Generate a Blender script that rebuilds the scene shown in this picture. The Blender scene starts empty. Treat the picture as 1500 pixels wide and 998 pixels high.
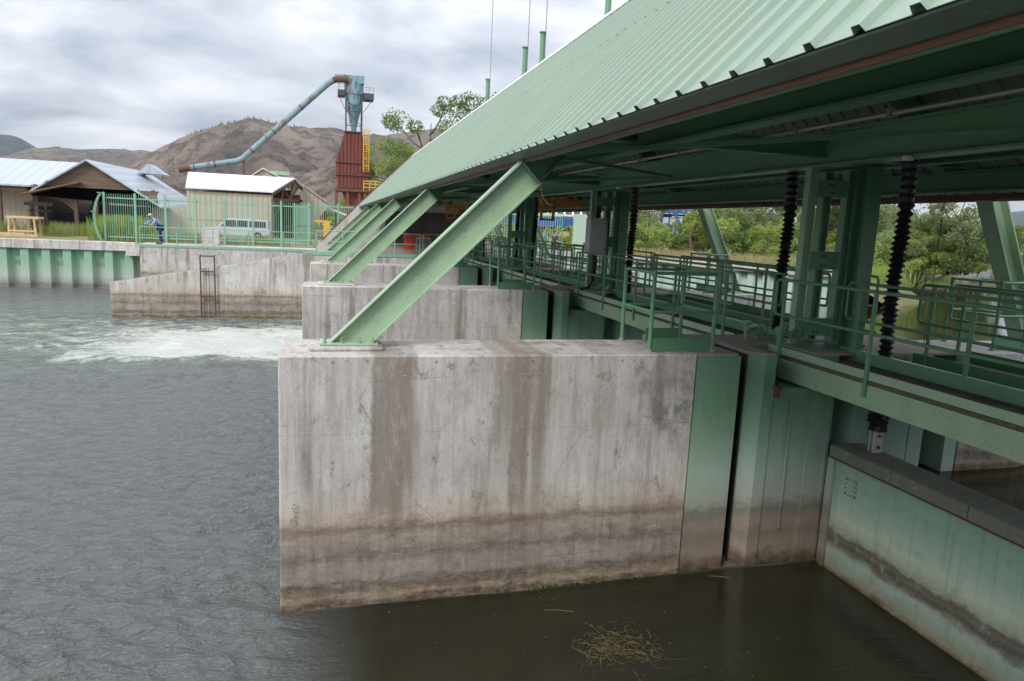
import bpy, bmesh, math, random
import numpy as np
from mathutils import Vector, Matrix, noise as mnoise
random.seed(7); rng=np.random.default_rng(7)
SC=bpy.context.scene; COL=SC.collection
PI=math.pi; R=math.radians
# ------------------------------------------------------------ camera
RM=np.array([[0.9661365263365304,-0.001300459650799883,-0.2580281404868068],[-0.25419737140343196,0.16694748324375014,-0.9526343654362693],[0.044316011214552406,0.985964931751264,0.16096348811689334]])
F=1022.664; CC=np.array([0.5288,-8.2637,1.5813])
P=8.6908; T=1.2; H=3.175; WZ=-3.175; UZ=-1.86
cam=bpy.data.cameras.new('camera'); co=bpy.data.objects.new('camera',cam); COL.objects.link(co)
m4=Matrix([[*RM[i],CC[i]] for i in range(3)]+[[0,0,0,1]]); co.matrix_world=m4
cam.sensor_width=36; cam.lens=F*36/1500; cam.clip_start=.05; cam.clip_end=20000; SC.camera=co
def ray(u,v): return RM@np.array([(u-750)/F,-(v-499)/F,-1.])
def on(ax,val,u,v):
    d=ray(u,v); return CC+(val-CC[ax])/d[ax]*d
def W(u,v,Y):
    p=on(1,Y,u,v); return float(p[0]),float(p[2])
# ------------------------------------------------------------ helpers
def tag(o,label=None,cat=None,group=None,kind=None):
    if label:o['label']=label
    if cat:o['category']=cat
    if group:o['group']=group
    if kind:o['kind']=kind
    return o
def empty(name,loc=(0,0,0),rz=0,**k):
    o=bpy.data.objects.new(name,None); COL.objects.link(o); o.location=loc; o.rotation_euler[2]=rz; o.empty_display_size=.2
    return tag(o,**k)
class MB:
    def __init__(s): s.v=[];s.f=[]
    def add(s,vs,fs):
        n=len(s.v); s.v+= [tuple(map(float,q)) for q in vs]; s.f+=[tuple(i+n for i in q) for q in fs]; return s
    def box(s,x0,x1,y0,y1,z0,z1):
        return s.add([(x0,y0,z0),(x1,y0,z0),(x1,y1,z0),(x0,y1,z0),(x0,y0,z1),(x1,y0,z1),(x1,y1,z1),(x0,y1,z1)],
          [(0,3,2,1),(4,5,6,7),(0,1,5,4),(1,2,6,5),(2,3,7,6),(3,0,4,7)])
    def cbox(s,c,h): return s.box(c[0]-h[0],c[0]+h[0],c[1]-h[1],c[1]+h[1],c[2]-h[2],c[2]+h[2])
    def prism(s,poly,ax,a,b):
        # polygon in the plane normal to axis ax, extruded a..b. ax=1: poly=(x,z); ax=0: (y,z); ax=2:(x,y)
        def mk(p,t):
            return {1:(p[0],t,p[1]),0:(t,p[0],p[1]),2:(p[0],p[1],t)}[ax]
        n=len(poly); vs=[mk(p,a) for p in poly]+[mk(p,b) for p in poly]
        fs=[tuple(range(n))[::-1],tuple(range(n,2*n))]+[(i,(i+1)%n,n+(i+1)%n,n+i) for i in range(n)]
        return s.add(vs,fs)
    def beam(s,a,b,w,h,up=(0,0,1)):
        a=Vector(a);b=Vector(b);d=(b-a).normalized();u=Vector(up)
        if abs(d.dot(u))>.98:u=Vector((1,0,0))
        x=d.cross(u).normalized();y=x.cross(d)
        vs=[c+x*sx*w/2+y*sy*h/2 for c in(a,b) for sx,sy in((-1,-1),(1,-1),(1,1),(-1,1))]
        return s.add(vs,[(3,2,1,0),(4,5,6,7),(0,1,5,4),(1,2,6,5),(2,3,7,6),(3,0,4,7)])
    def ibeam(s,a,b,w,h,up=(0,0,1),tf=.02,tw=.014):
        a=Vector(a);b=Vector(b);d=(b-a).normalized();u=Vector(up)
        if abs(d.dot(u))>.98:u=Vector((1,0,0))
        x=d.cross(u).normalized();y=x.cross(d).normalized()
        s.beam(a+y*(h/2-tf/2),b+y*(h/2-tf/2),w,tf,y); s.beam(a-y*(h/2-tf/2),b-y*(h/2-tf/2),w,tf,y)
        s.beam(a,b,tw,h-2*tf-.001,y); return s
    def tube(s,pts,r,seg=8,cap=True):
        pts=[Vector(p) for p in pts];n=len(pts); rr=r if hasattr(r,'__len__') else [r]*n
        px=None;base=len(s.v)
        for i,p in enumerate(pts):
            d=((pts[min(i+1,n-1)]-pts[max(i-1,0)])).normalized()
            if px is None:
                px=d.orthogonal().normalized()
            px=(px-d*px.dot(d)).normalized(); py=d.cross(px)
            for k in range(seg):
                a=2*PI*k/seg; s.v.append(tuple(p+(px*math.cos(a)+py*math.sin(a))*rr[i]))
        for i in range(n-1):
            for k in range(seg):
                k2=(k+1)%seg; s.f.append((base+i*seg+k,base+i*seg+k2,base+(i+1)*seg+k2,base+(i+1)*seg+k))
        if cap: s.f.append(tuple(base+k for k in range(seg))[::-1]); s.f.append(tuple(base+(n-1)*seg+k for k in range(seg)))
        return s
    def lathe(s,prof,c=(0,0,0),ax=2,seg=20):
        base=len(s.v);n=len(prof)
        for r,z in prof:
            for k in range(seg):
                a=2*PI*k/seg;q=(r*math.cos(a),r*math.sin(a),z)
                if ax==0:q=(q[2],q[0],q[1])
                if ax==1:q=(q[0],q[2],q[1])
                s.v.append((q[0]+c[0],q[1]+c[1],q[2]+c[2]))
        for i in range(n-1):
            for k in range(seg):
                k2=(k+1)%seg; s.f.append((base+i*seg+k,base+i*seg+k2,base+(i+1)*seg+k2,base+(i+1)*seg+k))
        s.f.append(tuple(base+k for k in range(seg))[::-1]); s.f.append(tuple(base+(n-1)*seg+k for k in range(seg)))
        return s
    def xf(s,M,start=0):
        s.v[start:]=[tuple(M@Vector(q)) for q in s.v[start:]]; return s
    def build(s,name,mat,parent=None,bevel=0,smooth=False,**k):
        me=bpy.data.meshes.new(name); me.from_pydata(s.v,[],s.f)
        bm=bmesh.new(); bm.from_mesh(me); bmesh.ops.recalc_face_normals(bm,faces=bm.faces)
        if bevel: 
            try: bmesh.ops.bevel(bm,geom=list(bm.edges),offset=bevel,segments=1,affect='EDGES',clamp_overlap=True)
            except Exception: pass
        bm.to_mesh(me); bm.free()
        me.materials.append(mat)
        if smooth:
            for p in me.polygons:p.use_smooth=True
        o=bpy.data.objects.new(name,me); COL.objects.link(o)
        if parent:o.parent=parent
        return tag(o,**k)
def raw(name,v,f,mat,parent=None,smooth=False,**k):
    me=bpy.data.meshes.new(name); me.from_pydata(v,[],f); me.materials.append(mat)
    if smooth:
        me.polygons.foreach_set('use_smooth',[True]*len(me.polygons))
    o=bpy.data.objects.new(name,me); COL.objects.link(o)
    if parent:o.parent=parent
    return tag(o,**k)
def copy_tree(o,parent=None):
    c=o.copy(); COL.objects.link(c); c.parent=parent
    for ch in o.children: copy_tree(ch,c)
    return c
# ------------------------------------------------------------ materials
class G:
    def __init__(s,name,rough=.6,metal=0,spec=.5):
        s.m=bpy.data.materials.new(name); s.m.use_nodes=True; s.nt=s.m.node_tree
        s.b=s.nt.nodes['Principled BSDF']; s.b.inputs['Roughness'].default_value=rough; s.b.inputs['Metallic'].default_value=metal
        s.b.inputs['Specular IOR Level'].default_value=spec
        s.geo=s.nt.nodes.new('ShaderNodeNewGeometry'); s.pos=s.geo.outputs['Position']
    def L(s,a,b):
        if hasattr(a,'is_linked') or isinstance(a,bpy.types.NodeSocket): s.nt.links.new(a,b)
        elif isinstance(a,tuple) and len(a)==3 and b.type=='RGBA': b.default_value=(*a,1)
        else: b.default_value=a
    def obj(s):
        n=s.nt.nodes.new('ShaderNodeTexCoord'); return n.outputs['Object']
    def sc(s,v,scale,loc=(0,0,0)):
        n=s.nt.nodes.new('ShaderNodeMapping'); n.inputs['Scale'].default_value=scale; n.inputs['Location'].default_value=loc; s.L(v,n.inputs['Vector']); return n.outputs[0]
    def noise(s,v,scale=1,detail=4,rough=.55,dist=0):
        n=s.nt.nodes.new('ShaderNodeTexNoise'); s.L(v,n.inputs['Vector']); n.inputs['Scale'].default_value=scale; n.inputs['Detail'].default_value=detail
        n.inputs['Roughness'].default_value=rough; n.inputs['Distortion'].default_value=dist; return n.outputs['Fac']
    def vor(s,v,scale,out='Distance'):
        n=s.nt.nodes.new('ShaderNodeTexVoronoi'); s.L(v,n.inputs['Vector']); n.inputs['Scale'].default_value=scale; return n.outputs[out]
    def m_(s,op,a,b=0,c=None,clamp=False):
        n=s.nt.nodes.new('ShaderNodeMath'); n.operation=op; n.use_clamp=clamp; s.L(a,n.inputs[0]); s.L(b,n.inputs[1])
        if c is not None: s.L(c,n.inputs[2])
        return n.outputs[0]
    def ss(s,v,a,b,lo=0,hi=1):
        n=s.nt.nodes.new('ShaderNodeMapRange'); n.interpolation_type='SMOOTHSTEP'; s.L(v,n.inputs[0])
        for i,q in enumerate((a,b,lo,hi)): n.inputs[i+1].default_value=q
        return n.outputs[0]
    def mix(s,f,a,b,mode='MIX'):
        n=s.nt.nodes.new('ShaderNodeMix'); n.data_type='RGBA'; n.blend_type=mode; n.clamp_factor=True
        s.L(f,n.inputs[0]); s.L(a,n.inputs[6]); s.L(b,n.inputs[7]); return n.outputs[2]
    def ramp(s,v,stops,interp='LINEAR'):
        n=s.nt.nodes.new('ShaderNodeValToRGB'); s.L(v,n.inputs[0]); e=n.color_ramp.elements; n.color_ramp.interpolation=interp
        while len(e)<len(stops): e.new(.5)
        for q,(p,c) in zip(e,stops): q.position=p; q.color=(*c,1) if len(c)==3 else c
        return n.outputs[0]
    def sep(s,v):
        n=s.nt.nodes.new('ShaderNodeSeparateXYZ'); s.L(v,n.inputs[0]); return n.outputs
    def bump(s,h,strength=.3,dist=.02,prev=None):
        n=s.nt.nodes.new('ShaderNodeBump'); s.L(h,n.inputs['Height']); n.inputs['Strength'].default_value=strength; n.inputs['Distance'].default_value=dist
        if prev: s.L(prev,n.inputs['Normal'])
        s.nt.links.new(n.outputs[0],s.b.inputs['Normal']); return n.outputs[0]
    def out(s,c,rough=None):
        s.L(c,s.b.inputs['Base Color'])
        if rough is not None: s.L(rough,s.b.inputs['Roughness'])
        return s.m
def paint(name,c,rough=.45,dirt=.35,dc=(.12,.09,.06),scale=1.0,rust=0,metal=0):
    g=G(name,rough,metal); n1=g.noise(g.sc(g.pos,(1.3*scale,1.3*scale,.5*scale)),1.5,5,.6); n2=g.noise(g.pos,14*scale,4,.6)
    col=g.mix(g.ss(n1,.35,.75,0,dirt),c,tuple(x*.72 for x in c)); col=g.mix(g.ss(n2,.58,.72,0,dirt*.6),col,dc)
    n3=g.noise(g.pos,40*scale,2); col=g.mix(g.ss(n3,.66,.72,0,dirt*.6),col,tuple(min(1,x*1.8+.08) for x in c)); n5=g.noise(g.sc(g.pos,(1,1,.6)),7*scale,6,.75); col=g.mix(g.ss(n5,.68,.72,0,dirt*1.6),col,(.13,.06,.03))
    if rust:
        n4=g.noise(g.sc(g.pos,(2,2,.8)),2.2*scale,6,.7); col=g.mix(g.ss(n4,.62-rust*.25,.70-rust*.2,0,.9),col,(.16,.055,.025))
    g.bump(n2,.08,.01)
    return g.out(col,g.m_('MULTIPLY_ADD',n1,.25,rough-.12))
def concrete(name,special=False,top=0.0,wl=-3.175,light=1.0):
    g=G(name,.85,0,.3); pos=g.pos; x,y,z=g.sep(pos)
    fine=g.noise(g.sc(pos,(9,9,.7)),1,5,.65); big=g.noise(pos,.9,5,.6); grit=g.noise(pos,38,3,.7)
    c=g.mix(g.ss(big,.3,.7),(.46*light,.425*light,.395*light),(.60*light,.585*light,.56*light))
    c=g.mix(g.ss(fine,.42,.68,0,.55),c,(.30*light,.27*light,.24*light))
    blot=g.noise(g.sc(pos,(1.5,1.5,1.0)),2.4,7,.72); c=g.mix(g.ss(g.noise(g.sc(pos,(1.6,1.6,1.1),(5,0,2)),1.5,8,.75),.48,.66,0,.4),c,(.27*light,.255*light,.235*light)); c=g.mix(g.m_('MULTIPLY',g.ss(blot,.55,.64),g.ss(grit,.42,.6,.1,.8)),c,(.12,.115,.105))
    stain=g.noise(g.sc(pos,(1.7,1.7,.10),(3.1,0,0)),1,4,.6)
    st=g.m_('MULTIPLY',g.ss(stain,.55,.63,0,.75),g.ss(g.noise(g.sc(pos,(5,5,.6)),1,4),.3,.55,.3,1))
    c=g.mix(g.m_('MULTIPLY',st,g.ss(z,top-2.3,top-1.2,.15,1)),c,(.22*light,.18*light,.145*light))
    if special:
        xw=g.m_('ADD',x,g.m_('MULTIPLY',g.m_('SUBTRACT',g.noise(g.sc(pos,(3,3,1.2)),1,6,.7),.5),.22))
        def win(a,b,z0,s):
            w=g.m_('MULTIPLY',g.ss(xw,a-.03,a+.04),g.ss(xw,b-.04,b+.05,1,0)); zn=g.m_('ADD',z,g.m_('MULTIPLY',fine,.5))
            return g.m_('MULTIPLY',w,g.ss(zn,z0,z0+.35,0,s))
        for a in ((1.06,1.45,-1.95,.82),(1.47,1.6,-1.6,.45),(2.55,3.25,-1.1,.55),(2.80,3.02,-1.95,.75),(3.12,3.2,-1.75,.4),(3.9,4.2,-.9,.3)): c=g.mix(win(*a),c,(.235,.20,.17))
        bl=g.m_('MULTIPLY',g.ss(x,4.1,5.0),g.m_('MULTIPLY',g.ss(z,-1.5,-.9),g.ss(z,-.5,-.05,1,.3))); c=g.mix(g.m_('MULTIPLY',bl,g.ss(blot,.4,.6,.15,.8)),c,(.14,.135,.125))
        r=g.m_('MULTIPLY',g.ss(z,-.5,-.05),g.ss(blot,.52,.66,0,.55)); c=g.mix(r,c,(.30,.17,.09))
        sc_=g.noise(g.sc(pos,(3,3,9)),2,3,.5); c=g.mix(g.m_('MULTIPLY',g.ss(sc_,.69,.71),.5),c,(.6,.58,.54))
    zz=g.m_('ADD',z,g.m_('MULTIPLY',g.m_('SUBTRACT',g.noise(g.sc(pos,(1.4,1.4,4)),1.4,9,.8),.5),.46)); h=g.m_('SUBTRACT',zz,wl)
    hm=g.m_('DIVIDE',h,1.5)
    tint=g.ramp(hm,[(0,(.26,.18,.10)),(.04,(.20,.13,.07)),(.08,(.62,.50,.36)),(.13,(.34,.26,.18)),(.19,(.26,.23,.20)),(.25,(.58,.52,.46)),(.37,(.56,.50,.46)),(.44,(.33,.30,.28)),(.50,(.50,.45,.40)),(.60,(.66,.57,.47)),(.665,(.40,.32,.25)),(.70,(.55,.46,.37)),(.75,(.88,.76,.62)),(.84,(1,.94,.86)),(1,(1,1,1))])
    c=g.mix(g.ss(g.noise(g.sc(pos,(2,2,5)),2.6,8,.8),.3,.58,.55,1),c,g.mix(1,c,tint,'MULTIPLY'))
    c=g.mix(g.ss(grit,.58,.72,0,.45),c,(.66,.62,.56)); g3=g.noise(g.sc(pos,(14,14,5)),3.2,5,.8); c=g.mix(g.ss(g3,.53,.66,0,.55),c,(.13,.115,.10)); g4=g.noise(g.sc(pos,(4,4,1.2)),1.6,8,.8); c=g.mix(g.m_('MULTIPLY',g.ss(z,wl+.9,wl+1.5),g.ss(g4,.5,.66,0,.35)),c,(.62,.585,.54))
    gl=g.m_('ABSOLUTE',g.m_('SUBTRACT',g.m_('FRACT',g.m_('MULTIPLY',g.m_('ADD',z,4.0),.82)),.5)); c=g.mix(g.ss(gl,.0,.006,.35,0),c,(.17,.15,.13))
    cm=g.nt.nodes.new('ShaderNodeCombineXYZ'); g.L(g.m_('SUBTRACT',g.m_('FRACT',g.m_('MULTIPLY',x,.82)),.5),cm.inputs[0]); g.L(g.m_('SUBTRACT',g.m_('FRACT',g.m_('MULTIPLY',g.m_('ADD',z,4.35),.82)),.5),cm.inputs[1])
    ln=g.nt.nodes.new('ShaderNodeVectorMath'); ln.operation='LENGTH'; g.L(cm.outputs[0],ln.inputs[0]); c=g.mix(g.ss(ln.outputs['Value'],.013,.02,.55,0),c,(.12,.105,.09))
    vc=g.nt.nodes.new('ShaderNodeTexVoronoi'); vc.feature='DISTANCE_TO_EDGE'; g.L(g.sc(pos,(.45,.45,.5),(1.3,0,.4)),vc.inputs['Vector']); vc.inputs['Scale'].default_value=1.0; c=g.mix(g.m_('MULTIPLY',g.ss(vc.outputs[0],.0,.004,.6,0),g.ss(big,.45,.6)),c,(.13,.115,.10))
    n=g.bump(grit,.25,.012); g.bump(fine,.12,.02,n)
    return g.out(c)
def liner(name,c1=(.14,.27,.175),c2=(.33,.43,.36),wl=-3.175,top=0.0):
    g=G(name,.5); pos=g.pos; x,y,z=g.sep(pos)
    fine=g.noise(g.sc(pos,(6,6,.35)),1,5,.6); big=g.noise(pos,1.7,6,.65); grit=g.noise(pos,30,3,.7)
    zz=g.m_('ADD',z,g.m_('MULTIPLY',g.m_('SUBTRACT',g.noise(g.sc(pos,(3,3,5)),1.2,9,.78),.5),.7)); h=g.m_('DIVIDE',g.m_('SUBTRACT',zz,wl),3.2)
    c=g.ramp(h,[(0,(.05,.035,.02)),(.05,(.15,.11,.08)),(.10,(.26,.21,.17)),(.17,(.20,.16,.13)),(.22,(.27,.22,.18)),(.28,(.18,.18,.15)),(.34,(.34,.37,.32)),(.46,c2),(.58,tuple(a*.5+b*.5 for a,b in zip(c1,c2))),(.75,c1),(1,c1)])
    c=g.mix(g.ss(fine,.52,.7,0,.5),c,g.mix(.5,c,(.25,.30,.16)))
    c=g.mix(g.ss(g.noise(g.sc(pos,(3.3,3.3,.1)),1,3),.66,.72,0,.4),c,(.30,.36,.17))
    c=g.mix(g.ss(grit,.60,.74,0,.45),c,tuple(q*.5 for q in c1)); m2=g.noise(g.sc(pos,(4,4,1.6)),1.6,9,.8); c=g.mix(g.ss(m2,.5,.68,0,.45),c,g.mix(.5,c,(.40,.42,.36))); c=g.mix(g.ss(m2,.34,.46,.4,0),c,g.mix(.5,c,(.07,.06,.045)))
    g.bump(grit,.1,.01); return g.out(c)
def gatemat():
    g=G('gate_steel_paint',.5); pos=g.pos; x,y,z=g.sep(pos); big=g.noise(g.sc(pos,(1,1.6,4)),1.5,10,.8); grit=g.noise(pos,26,4,.75); med=g.noise(g.sc(pos,(3,3,5)),1.4,6,.7)
    zz=g.m_('ADD',z,g.m_('MULTIPLY',g.m_('SUBTRACT',big,.5),.42)); h=g.m_('DIVIDE',g.m_('SUBTRACT',zz,WZ),1.9)
    c=g.ramp(h,[(0,(.10,.07,.035)),(.06,(.26,.25,.18)),(.12,(.24,.34,.27)),(.18,(.32,.38,.32)),(.22,(.17,.17,.14)),(.255,(.085,.075,.06)),(.29,(.16,.15,.12)),(.315,(.10,.09,.07)),(.35,(.30,.34,.27)),(.385,(.38,.42,.34)),(.44,(.46,.54,.43)),(.62,(.33,.48,.38)),(.8,(.27,.43,.32)),(1,(.20,.33,.25))])
    c=g.mix(g.ss(med,.5,.7,0,.45),c,g.mix(.5,c,(.08,.10,.06))); run=g.noise(g.sc(pos,(6,9,.5)),1.3,6,.7); c=g.mix(g.ss(run,.5,.68,0,.5),c,g.mix(.6,c,(.14,.15,.10))); m2=g.noise(pos,5,8,.8); c=g.mix(g.ss(m2,.52,.68,0,.5),c,(.42,.47,.40))
    c=g.mix(g.ss(g.vor(pos,9),.0,.035,.7,0),c,(.06,.14,.10)); c=g.mix(g.ss(grit,.66,.76,0,.6),c,(.55,.60,.52))
    g.bump(grit,.12,.01); return g.out(c)
def corr(name,c,pitch=.3,axis=0,rough=.4,dirt=.25,metal=0.0):
    g=G(name,rough,metal); o=g.obj(); x=g.sep(o)[axis]
    s=g.m_('SINE',g.m_('MULTIPLY',x,2*PI/pitch)); n=g.noise(o,.8,5,.6)
    col=g.mix(g.ss(n,.4,.7,0,dirt),c,tuple(q*.7 for q in c)); col=g.mix(g.ss(s,-1,-.6,.28,0),col,tuple(q*.5 for q in c)); g.bump(s,.6,.03)
    return g.out(col)
M={}
M['green']=paint('green_paint',(.155,.325,.185),.42,.35)
M['greend']=paint('dark_green_paint',(.085,.215,.115),.5,.4)
M['greenl']=paint('pale_green_paint',(.34,.48,.315),.45,.6)
M['rail']=paint('railing_green_paint',(.125,.28,.16),.4,.35)
M['railfar']=paint('fence_green_paint',(.24,.46,.34),.45,.2)
M['roofgreen']=paint('roof_sheet_green',(.285,.375,.30),.42,.3,dc=(.25,.30,.25),scale=.6)
M['gutter']=paint('gutter_green',(.10,.15,.11),.55,.6,dc=(.07,.045,.03))
M['redpurlin']=paint('brown_red_edge',(.12,.035,.025),.6,.4)
M['black']=paint('black_rubber',(.018,.017,.016),.35,.3,dc=(.05,.045,.04))
M['steel']=paint('galvanised_steel',(.34,.34,.33),.4,.4,metal=.3)
M['stain']=paint('stainless_clevis',(.55,.52,.5),.35,.4,dc=(.2,.12,.08))
M['greybox']=paint('grey_cabinet',(.38,.38,.36),.4,.15)
M['orange']=paint('orange_paint',(.62,.24,.03),.45,.4)
M['yellow']=paint('yellow_paint',(.72,.46,.06),.45,.25)
M['red']=paint('red_paint',(.55,.07,.03),.45,.3)
M['white']=paint('white_paint',(.75,.75,.74),.4,.15)
M['whitecar']=paint('white_car_paint',(.50,.55,.57),.25,.06)
M['blue']=paint('blue_paint',(.035,.12,.34),.5,.35)
M['dblue']=paint('dark_blue_paint',(.02,.05,.13),.5,.3)
M['cyclone']=paint('faded_blue_paint',(.20,.36,.42),.6,.5,scale=.35,rust=.35)
M['pipe']=paint('blue_duct_paint',(.20,.30,.325),.55,.6,scale=.4,rust=.3)
M['rustred']=paint('rusty_red_panels',(.21,.055,.05),.7,.8,scale=.5,rust=.5)
M['rust']=paint('rust_brown',(.14,.06,.035),.8,.5)
M['slot']=paint('slot_shade_dark',(.025,.03,.024),.6,.4)  # near-black colour carrying the shade inside the pier slot
M['deck']=paint('deck_grating',(.13,.115,.095),.8,.6)
M['duststeel']=paint('grimy_cap_plate',(.19,.20,.155),.8,1.0,dc=(.42,.40,.35),scale=1.6)
M['conc1']=concrete('pier_concrete_stained',True)
M['conc']=concrete('pier_concrete')
M['concf']=concrete('bank_wall_concrete',light=1.12)
M['concu']=concrete('upstream_concrete',wl=-1.86)
M['liner']=liner('pier_steel_lining')
M['gate']=gatemat()
M['sheet']=liner('sheet_pile_green',(.26,.46,.32),(.44,.52,.44),wl=-3.9)
M['sheetu']=liner('sheet_pile_pale',(.42,.55,.47),(.55,.60,.54),wl=-4.6)
M['tan']=corr('tan_corrugated_siding',(.50,.46,.36),.45,0,.5)
M['greyroof']=corr('grey_metal_roofing',(.44,.49,.55),.9,0,.32,.2)
M['whiteroof']=corr('white_metal_roofing',(.74,.76,.78),.9,0,.4,.1)
def woodmat(name,c,horizontal=True,pitch=.22):
    g=G(name,.85); o=g.obj(); x,y,z=g.sep(o); k=z if horizontal else x
    b=g.m_('FRACT',g.m_('DIVIDE',k,pitch)); board=g.m_('FLOOR',g.m_('DIVIDE',k,pitch))
    n=g.noise(g.sc(o,(.8,.8,9) if horizontal else (9,9,.8)),1.2,6,.7); n1=g.noise(o,.7,3)
    wn=g.nt.nodes.new('ShaderNodeTexWhiteNoise'); wn.noise_dimensions='1D'; g.L(board,wn.inputs['W'])
    col=g.mix(n,tuple(q*.45 for q in c),tuple(q*1.35 for q in c)); col=g.mix(g.m_('MULTIPLY',wn.outputs[0],.5),col,tuple(q*.6 for q in c)); col=g.mix(g.ss(b,0,.09,.8,0),col,(.015,.012,.01)); g.bump(b,.3,.02)
    return g.out(col)
M['barn']=woodmat('weathered_barn_boards',(.20,.14,.105))
M['post']=woodmat('old_timber',(.14,.09,.065),False,2)
M['newwood']=woodmat('fresh_lumber',(.72,.53,.30),True,.3)
M['log']=woodmat('peeled_logs',(.60,.42,.27),True,.5)
def simple(name,c,rough=.6,metal=0,spec=.5,var=.3,sc=6):
    g=G(name,rough,metal,spec); n=g.noise(g.pos,sc,5,.6); return g.out(g.mix(n,tuple(q*(1-var) for q in c),tuple(min(1,q*(1+var)) for q in c)))
M['glass']=simple('dark_glass',(.05,.06,.065),.08,0,.8,.2)
M['tyre']=simple('tyre_rubber',(.02,.02,.02),.8)
M['skin']=simple('skin',(.50,.27,.19),.5)
M['hair']=simple('cap_cloth',(.55,.47,.40),.8)
M['navy']=simple('navy_trousers',(.02,.04,.13),.8)
M['dshirt']=simple('dark_shirt',(.05,.06,.10),.8)
M['cyshirt']=simple('blue_tshirt',(.04,.26,.6),.7)
g=G('plaid_shirt',.8); o_=g.obj(); x,y,z=g.sep(o_)
sx=g.m_('GREATER_THAN',g.m_('SINE',g.m_('MULTIPLY',x,58)),.1); sz=g.m_('GREATER_THAN',g.m_('SINE',g.m_('MULTIPLY',z,58)),.1)
M['plaid']=g.out(g.mix(g.m_('MULTIPLY',g.m_('ADD',sx,sz),.5),(.42,.62,.75),(.02,.14,.42)))
def leafmat(name,c,c2):
    g=G(name,.55,0,.3); n=g.noise(g.obj(),.9,3,.6); n2=g.noise(g.obj(),7,2); col=g.mix(g.ss(n,.35,.65),c,c2); col=g.mix(g.ss(n2,.4,.7,0,.6),col,tuple(q*.5 for q in c))
    g.out(col); tr=g.nt.nodes.new('ShaderNodeBsdfTranslucent'); g.L(g.mix(.5,col,(.25,.38,.06)),tr.inputs[0]); mx=g.nt.nodes.new('ShaderNodeMixShader'); mx.inputs[0].default_value=.42
    g.nt.links.new(g.b.outputs[0],mx.inputs[1]); g.nt.links.new(tr.outputs[0],mx.inputs[2]); g.nt.links.new(mx.outputs[0],g.nt.nodes['Material Output'].inputs[0]); return g.m
M['leaf1']=leafmat('leaf_bright',(.26,.37,.07),(.44,.52,.16))
M['leaf2']=leafmat('leaf_mid',(.13,.21,.05),(.23,.32,.09))
M['leaf3']=leafmat('leaf_greygreen',(.19,.24,.12),(.31,.35,.19))
M['leafd']=leafmat('leaf_dark',(.07,.12,.035),(.14,.20,.065))
M['grass']=leafmat('grass_blades',(.20,.26,.07),(.38,.36,.15))
M['bark']=simple('bark',(.13,.10,.075),.9,0,.2,.4,3)
M['weed']=simple('river_weed',(.13,.10,.04),.7,0,.4,.6,20)
M['cable']=simple('cable_sheath',(.25,.19,.07),.6)
# ground
g=G('bank_soil_and_dry_grass',.95,0,.1); n=g.noise(g.pos,.14,6,.65); n2=g.noise(g.pos,2.5,6,.75)
c=g.mix(g.ss(n,.38,.62),(.25,.185,.125),(.20,.20,.085)); c=g.mix(g.ss(n2,.45,.7,0,.8),c,(.36,.28,.18)); g.bump(n2,.5,.15); M['ground']=g.out(c)
g=G('dry_grass_bank',.95,0,.1); n=g.noise(g.sc(g.pos,(3,3,.6)),1.5,6,.7); M['drybank']=g.out(g.mix(n,(.24,.19,.10),(.48,.39,.25)))
g=G('green_bank',.95,0,.1); n=g.noise(g.pos,1.5,6,.7); M['wetbank']=g.out(g.mix(n,(.09,.10,.04),(.22,.21,.10)))
# hills
def hillmat(name,a,b,shrub,haze):
    g=G(name,1,0,0); n=g.noise(g.sc(g.pos,(1,1,2.2)),.0035,9,.66); n2=g.noise(g.sc(g.pos,(1,1,1.6)),.016,8,.72); v=g.noise(g.pos,.06,5,.8)
    c=g.mix(g.ss(n,.35,.65),a,b); c=g.mix(g.ss(n2,.47,.60,0,.85),c,shrub); c=g.mix(g.ss(v,.60,.68,0,.7),c,tuple(q*.5 for q in shrub)); g.bump(g.m_('ADD',n2,g.m_('MULTIPLY',n,1.5)),1,30)
    return g.out(c)
M['hill1']=hillmat('brown_hill_slopes',(.155,.12,.10),(.32,.25,.19),(.07,.062,.05),0)
M['hill2']=hillmat('far_hill_slopes',(.17,.15,.12),(.27,.22,.17),(.07,.09,.08),0)
M['hill3']=hillmat('forested_hill_slopes',(.05,.08,.09),(.08,.11,.11),(.03,.05,.055),0)
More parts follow.
